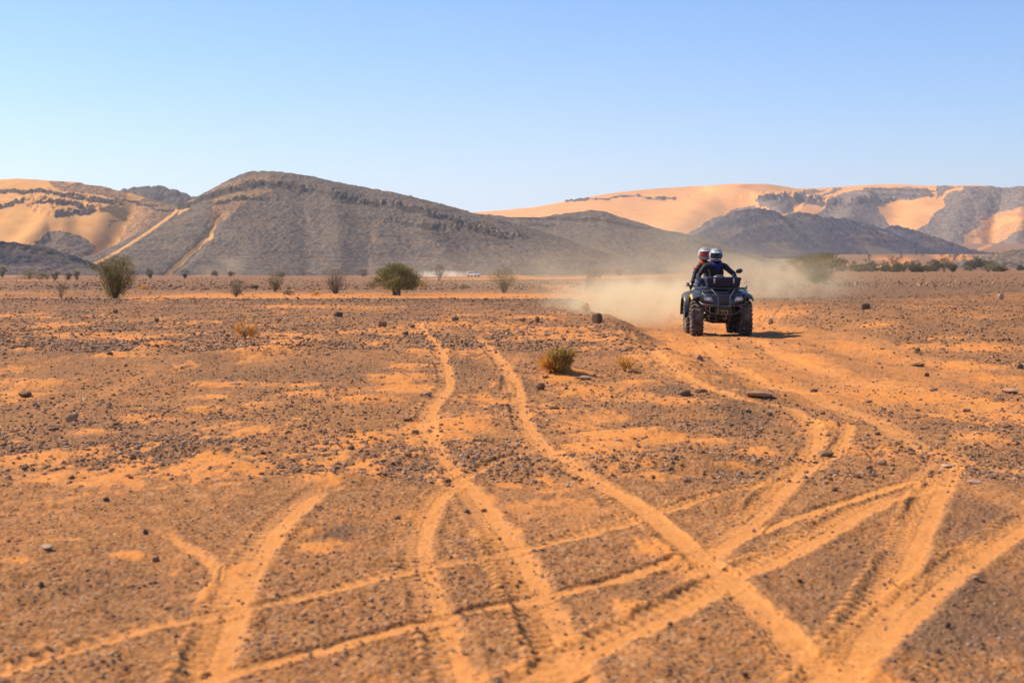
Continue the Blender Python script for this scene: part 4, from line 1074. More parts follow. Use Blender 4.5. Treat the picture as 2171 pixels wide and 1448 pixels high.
# clothing pieces
sc1 = MB(); sc1.tube([(-.09, .74, 1.40), (-.04, .70, 1.36), (.03, .69, 1.33), (.085, .71, 1.36), (.09, .78, 1.42), (0, .86, 1.43), (-.09, .80, 1.42), (-.09, .74, 1.40)], [.030, .034, .042, .04, .034, .032, .03, .03], 10, 3)
sc1.tube([(.03, .70, 1.34), (.045, .695, 1.27), (.04, .70, 1.22)], [.045, .034, .010], 8, 2)
sc1.build('scarf', M_blue, drv)
def cuff(root, p, q, r, m, name):
    a = MB(); a.tube([p, Vector(p).lerp(Vector(q), .5), q], [r, r * 1.06, r], 14); a.build(name, m, root)
cuff(drv, (.385, .66, 1.115), (.385, .61, 1.105), .046, M_glove, 'jacket_cuff'); cuff(drv, (-.37, .64, 1.11), (-.37, .59, 1.10), .046, M_glove, 'jacket_cuff')
cuff(pas, (-.335, 1.19, 1.285), (-.345, 1.175, 1.255), .074, M_orange, 'sleeve_panel')
cuff(pas, (-.445, 1.06, 1.03), (-.452, 1.052, 1.00), .044, M_glove, 'jacket_cuff')
co = MB(); co.tube([(-.27, 1.20, 1.42), (-.22, 1.14, 1.40), (-.12, 1.13, 1.3)], [.04, .045, .03], 10, 2); co.build('collar', M_orange, pas)
def trouser(root, legs, m):
    for (hip, kn, an) in legs:
        t = MB(); hip, kn, an = map(Vector, (hip, kn, an))
        t.tube([hip, hip.lerp(kn, .5), kn, kn.lerp(an, .4), an.lerp(kn, .12)], [.110, .104, .088, .082, .066], 16, 4)
        t.build('trouser_leg', m, root)
trouser(drv, [((-.12, .88, .93), (-.27, .52, .90), (-.33, .62, .50)), ((.12, .88, .93), (.27, .52, .90), (.33, .62, .50))], M_jk1)
trouser(pas, [((-.14, 1.26, 1.0), (-.34, .88, .98), (-.36, .98, .52)), ((.10, 1.26, 1.0), (.30, .90, .96), (.35, .98, .52))], M_jean)
for root, q in ((drv, [(-.33, .62, .47, -.34, .47, .405), (.33, .62, .47, .34, .47, .405)]), (pas, [(-.36, .98, .48, -.38, .82, .41), (.35, .98, .48, .37, .82, .41)])):
    for (x, y, z, x2, y2, z2) in q:
        t = MB(); t.tube([(x, y, z + .08), (x, y, z), (x, y - .01, z - .05), ((x + x2) / 2, (y + y2) / 2, z2 + .01), (x2, y2, z2)], [.062, .062, .064, .056, .046], 12, 3); t.build('boot', M_boot, root)
# ------------------------------------------------------------------ stones
def ico(sub):
    bm = bmesh.new(); bmesh.ops.create_icosphere(bm, subdivisions=sub, radius=1)
    v = np.array([q.co[:] for q in bm.verts]); f = np.array([[q.index for q in p.verts] for p in bm.faces]); bm.free(); return v, f
IV, IF = ico(1)
def stone_mat():
    m = bpy.data.materials.new('desert stone'); m.use_nodes = True; t = m.node_tree; b = t.nodes['Principled BSDF']
    tn_ = attr(t, 'tone'); p = geo(t)
    cr = N(t, 'ShaderNodeValToRGB'); e = cr.color_ramp.elements
    e[0].position = 0; e[0].color = (.10, .058, .033, 1); e[1].position = 1; e[1].color = (.50, .34, .23, 1)
    for ps, c in ((.25, (.175, .097, .050, 1)), (.5, (.29, .148, .074, 1)), (.72, (.38, .21, .115, 1)), (.88, (.45, .24, .12, 1))):
        q = e.new(ps); q.color = c
    t.links.new(tn_, cr.inputs[0])
    n1 = noise(t, 30, 4, .65, p)
    t.links.new(mixc(t, mth(t, 'MULTIPLY', ramp(t, n1, .4, .7), .4), cr.outputs[0], (.34, .18, .095)), b.inputs['Base Color'])
    b.inputs['Roughness'].default_value = .85; b.inputs['Specular IOR Level'].default_value = .3
    bn = N(t, 'ShaderNodeBump'); bn.inputs['Strength'].default_value = .6; bn.inputs['Distance'].default_value = .01
    t.links.new(n1, bn.inputs['Height']); t.links.new(bn.outputs[0], b.inputs['Normal'])
    return m
M_stone = stone_mat()
def stones(n, pyl, pyh, smin, smax, seed, power=2.2, dens=None, flat=.6):
    """n stones over the desert floor, denser towards the camera"""
    r = np.random.default_rng(seed)
    py = r.uniform(pyl, pyh, n); Yp = HC * F / (py - HY) * r.uniform(.97, 1.03, n)
    Xp = r.uniform(-.47, .47, n) * (Yp + 1.5)
    sa, dk = sandat(Xp, Yp)
    cl = fbm(Xp * 1.6, Yp * 1.1, 4, seed + 5)
    pr = np.clip((1 - .93 * sa) * (.25 + 1.3 * ss(.42, .64, cl) + .45 * dk), 0, 1.5)
    pr = pr * (1 - .85 * ss(2.0, 2.8, Xp) * (1 - ss(5.6, 6.4, Xp)) * ss(13, 18, Yp) * (1 - ss(70, 90, Yp)))
    if dens is not None: pr = pr * dens(Xp, Yp)
    k = r.uniform(0, 1, n) < pr
    Xp, Yp = Xp[k], Yp[k]; n = len(Xp)
    size = smin + (smax - smin) * r.uniform(0, 1, n) ** power
    tone = np.clip(r.normal(.50, .25, n), 0, 1)
    return Xp, Yp, size, tone
def stone_geo(Xp, Yp, size, tone, seed, flat=(.35, .8)):
    r = np.random.default_rng(seed); n = len(Xp)
    V = np.repeat(IV[None], n, 0) * (1 + r.uniform(-.32, .32, (n, len(IV), 1)))
    sc3 = np.stack([r.uniform(.7, 1.25, n), r.uniform(.6, 1.1, n), r.uniform(flat[0], flat[1], n)], 1)
    V = V * sc3[:, None, :]
    tl = r.normal(0, .3, n); c, s = np.cos(tl), np.sin(tl)
    V = np.stack([V[..., 0] * c[:, None] - V[..., 2] * s[:, None], V[..., 1], V[..., 0] * s[:, None] + V[..., 2] * c[:, None]], -1)
    an = r.uniform(0, 6.28, n); c, s = np.cos(an), np.sin(an)
    V = np.stack([V[..., 0] * c[:, None] - V[..., 1] * s[:, None], V[..., 0] * s[:, None] + V[..., 1] * c[:, None], V[..., 2]], -1)
    V = V * (size / 2)[:, None, None]
    zz = hground(Xp, Yp) + size * .12
    V = V + np.stack([Xp, Yp, zz], 1)[:, None, :]
    Fq = (IF[None] + (np.arange(n) * len(IV))[:, None, None]).reshape(-1, 3)
    return V.reshape(-1, 3), Fq, np.repeat(tone, len(IV))
parts_ = []
for args in [(42000, 690, 1480, .005, .022, 101, 2.6), (76000, 655, 1020, .009, .044, 103, 2.8), (62000, 628, 780, .014, .078, 107, 2.9), (17000, 596, 650, .03, .16, 109, 2.4), (8000, 580, 606, .08, .36, 113, 2.0)]:
    q = stones(*args); parts_.append(q)
def crest(Xp, Yp): return 1 + 0 * Xp
q = stones(9000, 626, 662, .02, .09, 127, 2.0); parts_.append((q[0], q[1], q[2], q[3] * .6))
Xp, Yp, size, tone = [np.concatenate([p[k] for p in parts_]) for k in range(4)]
V, Fq, tt = stone_geo(Xp, Yp, size, tone, 5)
gv = mesh_np('gravel', V, Fq, M_stone, smooth=False, attrs={'tone': tt})
tag(gv, 'countless small brown and grey stones strewn over the desert floor', 'gravel', kind='stuff')

# single rocks
def rock_mesh(seed, dims, blocky):
    r = np.random.default_rng(seed); v, f = ico(3)
    v = v.copy()
    if blocky:
        k = .62 + .2 * r.uniform(); v = np.sign(v) * np.abs(v) ** k; v /= np.abs(v).max(0)
    for _ in range(11):       # chop flat facets
        n = r.normal(0, 1, 3); n /= np.linalg.norm(n); d = r.uniform(.55, .82) * (1.25 if blocky else 1)
        h = v @ n; ov = np.clip(h - d, 0, None); v = v - ov[:, None] * n[None] * .93
    v = v * (1 + .05 * (fbm(v[:, 0] * 2 + seed, v[:, 1] * 2 + v[:, 2] * 1.7, 3, seed)[:, None] - .5) * 2)
    return v * np.array(dims) / 2, f
def rock(px, py, w_, h_, tone, label, blocky=False, seed=None, dep=.8, rz=None, tilt=0, group=None, name='rock', xy=None):
    if xy is None:
        x, y = pw(px, py); x, y = float(x), float(y)
    else: x, y = xy
    sw, sh = w_ * y / F, h_ * y / F
    seed = seed or int(px * 7 + py * 13) % 9973
    v, f = rock_mesh(seed, (sw, sw * dep, sh * 1.25), blocky)
    rnd = random.Random(seed)
    o = mesh_np(name, v, f, M_stone, smooth=False, attrs={'tone': np.full(len(v), tone)})
    o.location = (x, y, float(hground(np.array([x]), np.array([y]))[0]) + sh * .40)
    o.rotation_euler = (0, R(tilt), R(rnd.uniform(-25, 25)) if rz is None else R(rz))
    tag(o, label, 'rock', group)
    return o
ROCKS = [
 (153, 893, 32, 22, .70, 'tan boulder with a rounded top standing in the gravel at left', 0), (116, 910, 30, 10, .08, 'flat dark stone just below the tan boulder at left', 0),
 (53, 843, 30, 12, .30, 'dark brown loaf shaped rock beside a sand patch at the left edge', 0), (245, 903, 18, 8, .02, 'smooth slate grey pebble right of the tan boulder at left', 0),
 (1266, 687, 24, 22, .22, 'square dark boulder on the bank edge left of the sandy road', 1), (965, 682, 15, 12, .35, 'small brown cube shaped rock standing alone between two wheel tracks', 1),
 (811, 694, 20, 15, .50, 'reddish brown angular rock left of the first wheel track', 1), (718, 671, 24, 12, .10, 'grey craggy rock on the far side of the gravel flat', 0),
 (1108, 683, 15, 11, .60, 'pale brown rock, left one of a trio on the far gravel', 0), (1127, 685, 13, 8, .95, 'whitish rock in the middle of a trio on the far gravel', 0), (1139, 684, 11, 13, .32, 'upright brown rock, right one of a trio on the far gravel', 1),
 (875, 697, 15, 10, .15, 'small dark wedge of rock touching the first wheel track', 0), (860, 708, 16, 8, .08, 'low dark stone just left of the first wheel track', 0),
 (1483, 771, 20, 15, .55, 'reddish faceted rock in the sandy road in front of the quad bike', 1), (1147, 827, 17, 14, .25, 'small dark block with a pale top below the tufted bush', 1),
 (1238, 805, 40, 8, .97, 'long pale flat stone just below the tufted bush', 0), (1610, 842, 58, 15, .66, 'long low flat brown rock slab at the fork of the road', 0), (1452, 839, 27, 12, .20, 'flat dark rock left of the long slab at the road fork', 1),
 (1485, 835, 28, 9, .55, 'thin pale brown stone between the dark rock and the long slab', 0), (1752, 966, 48, 13, .30, 'long narrow dark rock lying inside the curved wheel track', 0), (1727, 968, 9, 8, .7, 'small orange stone at the tip of the long narrow dark rock', 0),
 (2009, 988, 38, 8, .96, 'thin pale stone slab on the track junction at right', 0), (2062, 1024, 38, 8, .98, 'white sliver of stone on dark gravel at the right', 0), (1870, 985, 22, 12, .8, 'small pinkish lump of rock left of the thin pale slab', 0),
 (1947, 778, 34, 9, .28, 'flat brown rock by the sand patch on the right bank', 0), (1964, 795, 12, 8, .12, 'small dark chip of rock under the flat brown rock on the right bank', 1), (1945, 748, 13, 10, .25, 'dark nub of rock alone on the right bank slope', 1),
 (1835, 656, 22, 14, .18, 'black boulder on the crest of the right bank', 1), (2123, 634, 14, 16, 1.0, 'tilted white stone on the crest at far right', 0), (2163, 783, 16, 11, .15, 'dark rock at the right edge beside orange sand', 1),
 (1632, 690, 15, 13, .8, 'round pinkish stone at the roadside right of the quad bike', 0), (907, 840, 18, 11, .95, 'pale pointed rock at the edge of the first wheel track', 0), (1196, 724, 12, 8, .40, 'reddish chip of rock just above the tufted bush', 0),
 (2009, 1041, 10, 5, .9, 'tiny pale pebble below the thin pale slab', 0), (500, 815, 30, 6, .9, 'thin flat pale stone on the upper sand streak at left', 0), (232, 757, 17, 7, .25, 'small dark red stone on a sand patch at upper left', 0),
 (332, 681, 13, 10, .40, 'brown pointed rock high on the left gravel flat', 0), (245, 665, 13, 8, .28, 'brown stone near the foot of the large bush at left', 0), (86, 1238, 20, 14, .15, 'dark round stone alone on the gravel at lower left', 0),
 (330, 1180, 20, 14, .45, 'grey brown rock above the left sand track fork', 0), (98, 1170, 34, 10, .97, 'pale flat stone near the lower left edge', 0), (308, 1133, 13, 12, .05, 'dark stone touching the thin curved sand track at left', 0),
 (265, 1428, 18, 15, .40, 'dark brown stone at the bottom edge left of the wide track', 0), (225, 1065, 16, 9, .05, 'flat black stone above the thin curved track at left', 0), (990, 1085, 20, 8, .08, 'dark flat stone between two diverging wheel tracks', 0),
 (1026, 1082, 14, 8, .35, 'brown pebble on the edge of the main wheel track', 0), (787, 1278, 13, 12, .98, 'white pebble on gravel in the lower middle', 0), (785, 1318, 15, 8, .05, 'black pebble below the white pebble in the lower middle', 0), (843, 1100, 16, 8, .06, 'dark chip of stone left of the third wheel track', 0),
 (1840, 855, 22, 6, .55, 'low flat stone where the road widens at right', 0), (1725, 833, 22, 8, .18, 'dark flat rock right of the long slab', 0), (2050, 868, 20, 8, .6, 'brown stone among pale stones at the right edge of the road', 0),
 (2145, 836, 50, 11, .9, 'broad pale flat rock at the right edge of the road', 0), (1980, 830, 24, 9, .85, 'pale rounded stone right of the road', 0), (2120, 850, 26, 9, .5, 'brown flat rock under the broad pale rock', 0),
 (1744, 878, 13, 9, .25, 'dark stone above the twin curved tracks', 0), (1632, 879, 15, 9, .10, 'dark stone left of the twin curved tracks', 0), (1587, 873, 14, 8, .12, 'blackish stone on the dark gravel mound', 0), (1860, 920, 13, 8, .2, 'small dark rock between the fanned tracks on the right', 0),
 (1200, 830, 10, 6, .3, 'tiny dark stone right of the small dark block', 0), (1175, 870, 30, 7, .3, 'flat brown stone left of the dark gravel below the tufted bush', 0), (1090, 913, 22, 6, .25, 'small flat brown stone beside the second wheel track', 0),
 (1315, 1008 - 70, 14, 8, .4, 'reddish stone on the sand right of the second wheel track', 0), (1300, 975, 14, 8, .3, 'dark red stone on the wide sand patch right of the second track', 0), (865, 893, 28, 6, .15, 'thin dark splinter of stone left of the first track', 0),
 (745, 953, 15, 9, .05, 'blue grey stone on the gravel left of the first track bend', 0), (865, 970, 18, 9, .35, 'brown flat rock left of the first track bend', 0), (1535, 1205, 12, 7, .4, 'small brown stone at the crossing of the wide tracks', 0),
 (1770, 1043, 14, 9, .05, 'black pebble between two right hand tracks', 0), (1795, 1046, 10, 6, .9, 'pale pebble next to a black pebble between two right hand tracks', 0), (1598, 1124, 12, 8, .98, 'white pebble on gravel between two diagonal tracks', 0),
 (2070, 1230, 20, 9, .9, 'pale stone on dark gravel near the right edge', 0), (2010, 1335, 16, 14, .03, 'black stone on the dark gravel at lower right', 0), (1985, 1382, 24, 8, .05, 'long black stone at the lower right', 0), (1580, 1436, 16, 12, .03, 'black stone at the bottom edge between the tracks', 0),
 (2117, 1433, 22, 9, .05, 'flat black stone at the bottom right corner', 0), (1421, 1334, 13, 9, .1, 'dark pebble near the wide diagonal track at the bottom', 0)]
for (px, py, w_, h_, tn_, lab, bl) in ROCKS:
    rock(px, py, w_, h_, tn_, lab, bool(bl), rz=0 if bl else None, dep=.75)
# smaller loose rocks, all alike
r = np.random.default_rng(77)
grp = 'loose rocks scattered over the gravel flat'; cnt = 0
protos = [rock_mesh(900 + i, (1, .8, .6), i % 3 == 0) for i in range(9)]
pme = []
for i, (v, f) in enumerate(protos):
    for tn_ in (.12, .35, .5, .65, .9):
        me_o = mesh_np('rock', v, f, M_stone, smooth=False, attrs={'tone': np.full(len(v), tn_)}); pme.append(me_o.data); bpy.data.objects.remove(me_o)
while cnt < 130:
    py = 668 + (1330 - 668) * r.uniform() ** 1.5; px = r.uniform(5, 2165)
    x, y = pw(px, py); x, y = float(x), float(y)
    s_, d_ = sandat(np.array([x]), np.array([y]))
    if s_[0] > .4 and r.uniform() < .85: continue
    if 1440 < px < 1700 and py < 730: continue
    o = bpy.data.objects.new('rock', pme[int(r.integers(len(pme)))]); col.objects.link(o)
    sz = r.uniform(5, 10) * y / F
    o.scale = (sz * r.uniform(.8, 1.4), sz, sz * r.uniform(.7, 1.3)); o.rotation_euler = (r.normal(0, .2), r.normal(0, .2), r.uniform(0, 6.28))
    o.location = (x, y, float(hground(np.array([x]), np.array([y]))[0]) + sz * .15)
    tag(o, 'small loose rock lying somewhere on the open gravel flat', 'rock', grp); cnt += 1

# ------------------------------------------------------------------ bushes and trees
def leaf_mat(name, a, b_, tr=.38):
    m = bpy.data.materials.new(name); m.use_nodes = True; t = m.node_tree; b = t.nodes['Principled BSDF']
    c = mixc(t, attr(t, 'tone'), a, b_); t.links.new(c, b.inputs['Base Color']); b.inputs['Roughness'].default_value = .8; b.inputs['Specular IOR Level'].default_value = .2
    tl = N(t, 'ShaderNodeBsdfTranslucent'); t.links.new(c, tl.inputs[0]); mx = N(t, 'ShaderNodeMixShader'); mx.inputs[0].default_value = tr
    t.links.new(b.outputs[0], mx.inputs[1]); t.links.new(tl.outputs[0], mx.inputs[2]); t.links.new(mx.outputs[0], t.nodes['Material Output'].inputs[0])
    return m
ML = {'olive': leaf_mat('olive thorn leaves', (.13, .105, .032), (.31, .22, .065)), 'green': leaf_mat('green acacia leaves', (.12, .105, .030), (.29, .235, .065)),
      'dry': leaf_mat('dry brown twigs', (.12, .085, .045), (.25, .17, .085)), 'tan': leaf_mat('tan dry grass', (.55, .26, .06), (.80, .42, .11)), 'straw': leaf_mat('olive straw leaves', (.28, .19, .05), (.64, .41, .115)), 'grey': leaf_mat('grey green scrub', (.13, .12, .075), (.24, .21, .115))}
M_bark = mat('thorn bark', (.11, .085, .065), .9, c2=(.19, .15, .115), bump=.5)
M_twig = mat('dry stem', (.30, .19, .09), .9, c2=(.42, .27, .12))
def bush(px, py, wpx, hpx, kind, label, n=1500, shape='cone', Yd=None, group=None, stems=9, lean=0, name='bush', cat='bush', clump=None, leaf=None, bare=.15, xyz=None):
    if Yd is None: x, y = pw(px, py); x, y = float(x), float(y)
    else: y = Yd; x = (px - CX) / F * Yd
    z = float(hground(np.array([x]), np.array([y]))[0]) if xyz is None else xyz
    if Yd is not None and xyz is None:
        pass
    W = wpx * y / F; H = hpx * y / F
    r = np.random.default_rng(int(px * 3 + py * 5) % 99991)
    root = empty(name, (x, y, z - .02 * H)); tag(root, label, cat, group)
    def rad(t):
        if shape == 'cone': return np.interp(t, [0, .25, .6, .85, 1], [.10, .45, .88, 1.0, .62])
        if shape == 'round': return np.interp(t, [0, .2, .5, .8, 1], [.45, .85, 1, .8, .3])
        if shape == 'acacia': return np.interp(t, [0, .18, .35, .6, .85, 1], [.30, .85, 1.0, .90, .50, .18])
        if shape == 'umbrella': return np.interp(t, [0, .35, .5, .75, 1], [.06, .3, .85, 1, .55])
        return np.interp(t, [0, .4, 1], [.2, .9, 1])
    # stems that fan out from the foot
    tb = MB(); tips = []
    for k in range(stems):
        th = 2 * math.pi * (k + r.uniform(-.3, .3)) / stems; rr = math.sqrt(r.uniform(.08, 1)) * .85; tt_ = r.uniform(.6, .97)
        R1 = rad(tt_) * W / 2 * rr
        e = Vector((math.cos(th) * R1 + lean * H * tt_, math.sin(th) * R1, H * tt_)); b0 = Vector((math.cos(th), math.sin(th), 0)) * W * .035 * (1 + (shape == 'acacia'))
        m1 = b0.lerp(e, .4) + Vector((r.normal(0, .03), r.normal(0, .03), r.uniform(.0, .08))) * H
        if shape in ('acacia', 'umbrella'): m1 = Vector((m1.x * .85, m1.y * .85, m1.z))
        r0 = max(.014 * W, .006)
        tb.tube([b0, m1, e], [r0, r0 * .6, r0 * .15], 5, 3)
        tips.append(e)
        for q in range(3):
            s0 = m1.lerp(e, r.uniform(0, .7)); d = Vector((r.normal(0, 1), r.normal(0, 1), r.uniform(-.1, .9))) * H * .2
            tb.tube([s0, s0 + d * .6, s0 + d], [r0 * .35, r0 * .25, r0 * .08], 4); tips.append(s0 + d)
    tb.build('trunk', M_bark if kind != 'tan' else M_twig, root)
    # crown: tufts of small leaf faces set through the volume
    nc = clump or max(12, int(n / 22)); ls = leaf or max(W * .03, 1.6 * y / F)
    t0 = r.uniform(bare, 1, nc); th = r.uniform(0, 2 * math.pi, nc); rr = r.uniform(.0, 1, nc) ** .45
    ph1, ph2 = r.uniform(0, 6.28, 2)
    lob = 1 + .26 * np.sin(3 * th + ph1 + 4 * t0) + .14 * np.sin(5 * th + ph2 - 5 * t0)
    Rm = rad(t0) * W / 2 * rr * lob
    cen = np.stack([np.cos(th) * Rm + lean * H * t0, np.sin(th) * Rm, H * t0 * (.96 + .06 * np.sin(2 * th + ph2))], 1)
    k = r.integers(0, nc, n); big = np.where(r.uniform(0, 1, n) < .15, 2.0, 1.0)
    P = cen[k] + r.normal(0, 1, (n, 3)) * np.array([W * .066, W * .066, H * .055]) * big[:, None]
    P[:, 2] = np.clip(P[:, 2], .01 * H, H * 1.06)
    out = P * np.array([1, 1, .4]) ; out[:, 2] += H * .5; out /= np.linalg.norm(out, axis=1)[:, None]
    a = out + r.normal(0, .55, (n, 3)); a /= np.linalg.norm(a, axis=1)[:, None]
    b = np.cross(a, r.normal(0, 1, (n, 3))); b /= np.linalg.norm(b, axis=1)[:, None]
    Ls = ls * r.uniform(.7, 1.6, n)[:, None]; wd = np.maximum(ls * (.22 if kind != 'green' else .3), (.5 if hpx < 31 and y > 100 else .2) * y / F) * r.uniform(.6, 1.2, n)[:, None]
    if kind in ('dry', 'tan'): wd = wd * .45; Ls = Ls * 1.8
    Vv = np.stack([P - b * wd, P + b * wd, P + a * Ls + b * wd * .4, P + a * Ls - b * wd * .4], 1).reshape(-1, 3)
    Ff = np.arange(n * 4).reshape(n, 4)
    tone = np.repeat(np.clip(r.normal(.4, .2, n) + .35 * (r.uniform(0, 1, nc)[k] - .5), 0, 1), 4)
    mesh_np('crown', Vv, Ff, ML[kind], parent=root, smooth=False, attrs={'tone': tone})
    return root
bush(245, 636, 84, 90, 'olive', 'large dark olive thorn bush with a flared top, biggest on the left', 9000, 'cone', stems=18, clump=150)
bush(130, 632, 26, 34, 'dry', 'thin dry bush left of the large dark thorn bush', 900, 'cone')
bush(500, 630, 38, 36, 'grey', 'small olive bush with a leaning top, left of centre', 2200, 'cone', lean=.12, clump=110)
bush(583, 619, 34, 37, 'olive', 'compact dark bush second from the left of the middle row', 2200, 'cone', clump=110)
bush(597, 588, 24, 14, 'grey', 'small far bush peeping out behind the compact dark bush', 500, 'round')
bush(711, 622, 56, 54, 'dry', 'brown half bare bush with spiky top left of the green acacia', 2600, 'cone', stems=22, clump=90)
bush(841, 626, 104, 62, 'green', 'green acacia with several bare trunks in the middle of the plain', 7500, 'acacia', stems=13, name='acacia_tree', cat='tree', bare=.25, clump=80)
bush(931, 597, 30, 34, 'dry', 'pale brown small tree in front of the white car dust', 1400, 'umbrella', name='acacia_tree', cat='tree', bare=.3)
bush(1068, 621, 58, 50, 'olive', 'hazy brown tree with bushy lower left side, right of the white car', 3000, 'umbrella', stems=10, name='acacia_tree', cat='tree', bare=.22, clump=140)
bush(1243, 616, 28, 40, 'dry', 'dust veiled bush leaning right at the left edge of the dust cloud', 1600, 'cone', lean=.35)
bush(1271, 590, 34, 16, 'dry', 'low dusty bush just behind the leaning bush', 600, 'round')
bush(1730, 602, 92, 62, 'olive', 'big round topped bush half hidden in dust right of the quad bike', 8000, 'cone', stems=18, clump=150)
bush(1190, 792, 54, 46, 'straw', 'green and straw coloured tufted bush on a sand mound in the middle ground', 3600, 'cone', stems=46, clump=110, leaf=.03)
bush(1172, 790, 36, 22, 'tan', 'straw coloured grass at the left foot of the tufted bush', 1400, 'round', stems=30, name='grass_tuft', cat='grass tuft', leaf=.05)
bush(1325, 786, 30, 18, 'tan', 'faint yellow grass tuft right of the tufted bush', 130, 'round', stems=20, name='grass_tuft', cat='grass tuft', leaf=.05)
bush(518, 720, 30, 26, 'tan', 'thin orange grass tuft on the upper left gravel', 150, 'round', stems=20, name='grass_tuft', cat='grass tuft', leaf=.07)
bush(1243, 664, 24, 18, 'tan', 'orange grass tuft on the bank edge left of the road', 900, 'round', stems=20, name='grass_tuft', cat='grass tuft')
for q in [(5, 590, 14, 22, 'grey', 'leftmost far bush, a narrow dark one at the picture edge', 'cone'), (62, 593, 34, 20, 'green', 'wide green far bush under the dark ridge', 'round'), (91, 593, 28, 13, 'green', 'low green far bush right of the wide one', 'round'),
          (117, 595, 14, 17, 'grey', 'narrow far bush with a gap in its crown, fourth from the left edge', 'cone'), (145, 594, 15, 15, 'grey', 'round small far bush, fifth from the left edge', 'cone'), (163, 594, 13, 18, 'dry', 'thin far tree left of the large thorn bush', 'umbrella'),
          (318, 592, 14, 22, 'grey', 'narrow upright far bush right of the large thorn bush', 'cone'), (392, 591, 18, 20, 'grey', 'hazy far tree at the foot of the sand streak', 'umbrella'), (455, 586, 16, 10, 'dry', 'faint far bush in the thin dust under the hill', 'round'),
          (490, 586, 12, 9, 'dry', 'tiny far bush above the small olive bush', 'round'), (770, 587, 18, 14, 'grey', 'dark far bush between the brown bush and the green acacia', 'round'), (1098, 583, 16, 9, 'grey', 'small far bush above the hazy brown tree', 'round'),
          (897, 611, 14, 10, 'tan', 'low tan tuft below the pale brown small tree', 'round'), (612, 627, 24, 8, 'dry', 'low brown scrub right of the compact dark bush', 'round'), (670, 628, 16, 9, 'tan', 'small reddish scrub left of the brown bush', 'round'), (541, 612, 16, 6, 'dry', 'flat scrub between two middle row bushes', 'round'),
          (304, 615, 20, 8, 'tan', 'yellowish scrub right of the large thorn bush', 'round'), (1135, 583, 14, 8, 'dry', 'faint far bush right of the hazy brown tree', 'round'), (1320, 606, 16, 12, 'dry', 'veiled small bush inside the left dust', 'round'), (1313, 587, 16, 15, 'dry', 'hazy little far tree behind the left dust', 'umbrella'),
          (985, 612, 20, 6, 'dry', 'flat dry scrub below the white car', 'round'), (1660, 577, 24, 14, 'grey', 'hazy far bush left of the big round topped bush', 'round')]:
    px, py, wp_, hp_, kd, lab, shp = q
    bush(px, py, wp_, hp_, kd, lab, 700, shp, stems=5, clump=40)
# row of bushes across the foot of the right valley
for (px, py, wp_, hp_, kd, lab, shp) in [(1785, 577, 34, 24, 'grey', 'first bush of the far right row, next to the big dusty bush', 'round'), (1822, 577, 40, 14, 'green', 'low yellow green bush in the far right row', 'round'), (1848, 577, 30, 18, 'grey', 'rounded grey green bush in the far right row', 'round'),
          (1878, 577, 22, 12, 'olive', 'small low bush in a gap of the far right row', 'round'), (1900, 577, 26, 30, 'grey', 'tall bluish bush rising above the left part of the row', 'cone'), (1905, 578, 34, 15, 'green', 'dark green low bush in front of the tall bluish bush', 'round'), (1935, 577, 26, 20, 'grey', 'pointed grey bush in the middle of the far right row', 'cone'),
          (1945, 578, 22, 10, 'green', 'very low dark bush in the middle of the far right row', 'round'), (1968, 577, 30, 12, 'green', 'low bright green bush left of the tallest bush', 'round'), (1980, 572, 26, 18, 'grey', 'bluish bush behind the tallest one', 'round'), (2002, 577, 34, 28, 'olive', 'tallest olive bush of the far right row', 'round'), (2020, 577, 16, 15, 'grey', 'narrow dark bush at the right side of the tallest one', 'cone'),
          (2057, 575, 30, 18, 'grey', 'dark bluish bush starting the last group at right', 'round'), (2075, 567, 20, 16, 'grey', 'bush set back above the last group at right', 'cone'), (2095, 576, 50, 18, 'green', 'broad yellow green bush in the last group at right', 'round'), (2120, 576, 26, 8, 'green', 'low green bush ending the last group at right', 'round'), (2163, 574, 10, 9, 'grey', 'lone little bush at the right edge of the valley', 'round')]:
    bush(px, py, wp_ * 1.2, hp_ * 1.15, kd, lab, 1900, shp, Yd=430, stems=5, clump=60, xyz=HC - (py - HY) * 430 / F)
# little shrubs dotted over the valley slope
r = np.random.default_rng(31); first = None
for i in range(60):
    px = r.uniform(1790, 2165); y = r.uniform(520, 1400); x = (px - CX) / F * y; z = float(hground(np.array([x]), np.array([y]))[0])
    if first is None: first = bush(px, 0, 10, 8, 'grey', 'tiny dark shrub dotted on the valley slope behind the right row', 120, 'round', Yd=y, stems=3, clump=12, xyz=z, group='shrubs dotted on the valley slope'); fy_ = y; continue
    rt = first.copy(); col.objects.link(rt); rt.location = (x, y, z); s_ = r.uniform(.6, 1.6) * (y / fy_) ** .5; rt.scale = (s_, s_, s_); rt.rotation_euler = (0, 0, r.uniform(0, 6))
    for ch in list(first.children):
        c_ = ch.copy(); col.objects.link(c_); c_.parent = rt

# ------------------------------------------------------------------ far white car
CYd = 400; cxp = 1004
cX = (cxp - CX) / F * CYd; cZ = float(hground(np.array([cX]), np.array([CYd]))[0])
print('CARZ', cZ, 'wanted', HC - (587 - HY) * CYd / F)
car = empty('car', (cX, CYd, cZ), R(58)); car.scale = (1, .85, .95)
tag(car, 'white off-road car driving across the far plain trailing dust', 'car')
M_carw = mat('white car paint', (.86, .87, .88), .3, coat=.5); M_carg = mat('car window glass', (.03, .045, .05), .1)
cb = MB()   # forward = -Y local, length along y
side = [(-2.2, .45), (-2.25, .80), (-1.95, 1.02), (-1.0, 1.10), (-.55, 1.62), (1.7, 1.66), (2.15, 1.12), (2.25, .75), (2.2, .45)]
cb.loft([[(xx * k, y, z) for y, z in side] for xx, k in ((-.88, 1), (-.80, 1), (.80, 1), (.88, 1))][:1] + [[(-.88, y, min(z, 1.1)) for y, z in side]][:0] + [[(.88, y, z) for y, z in side]])
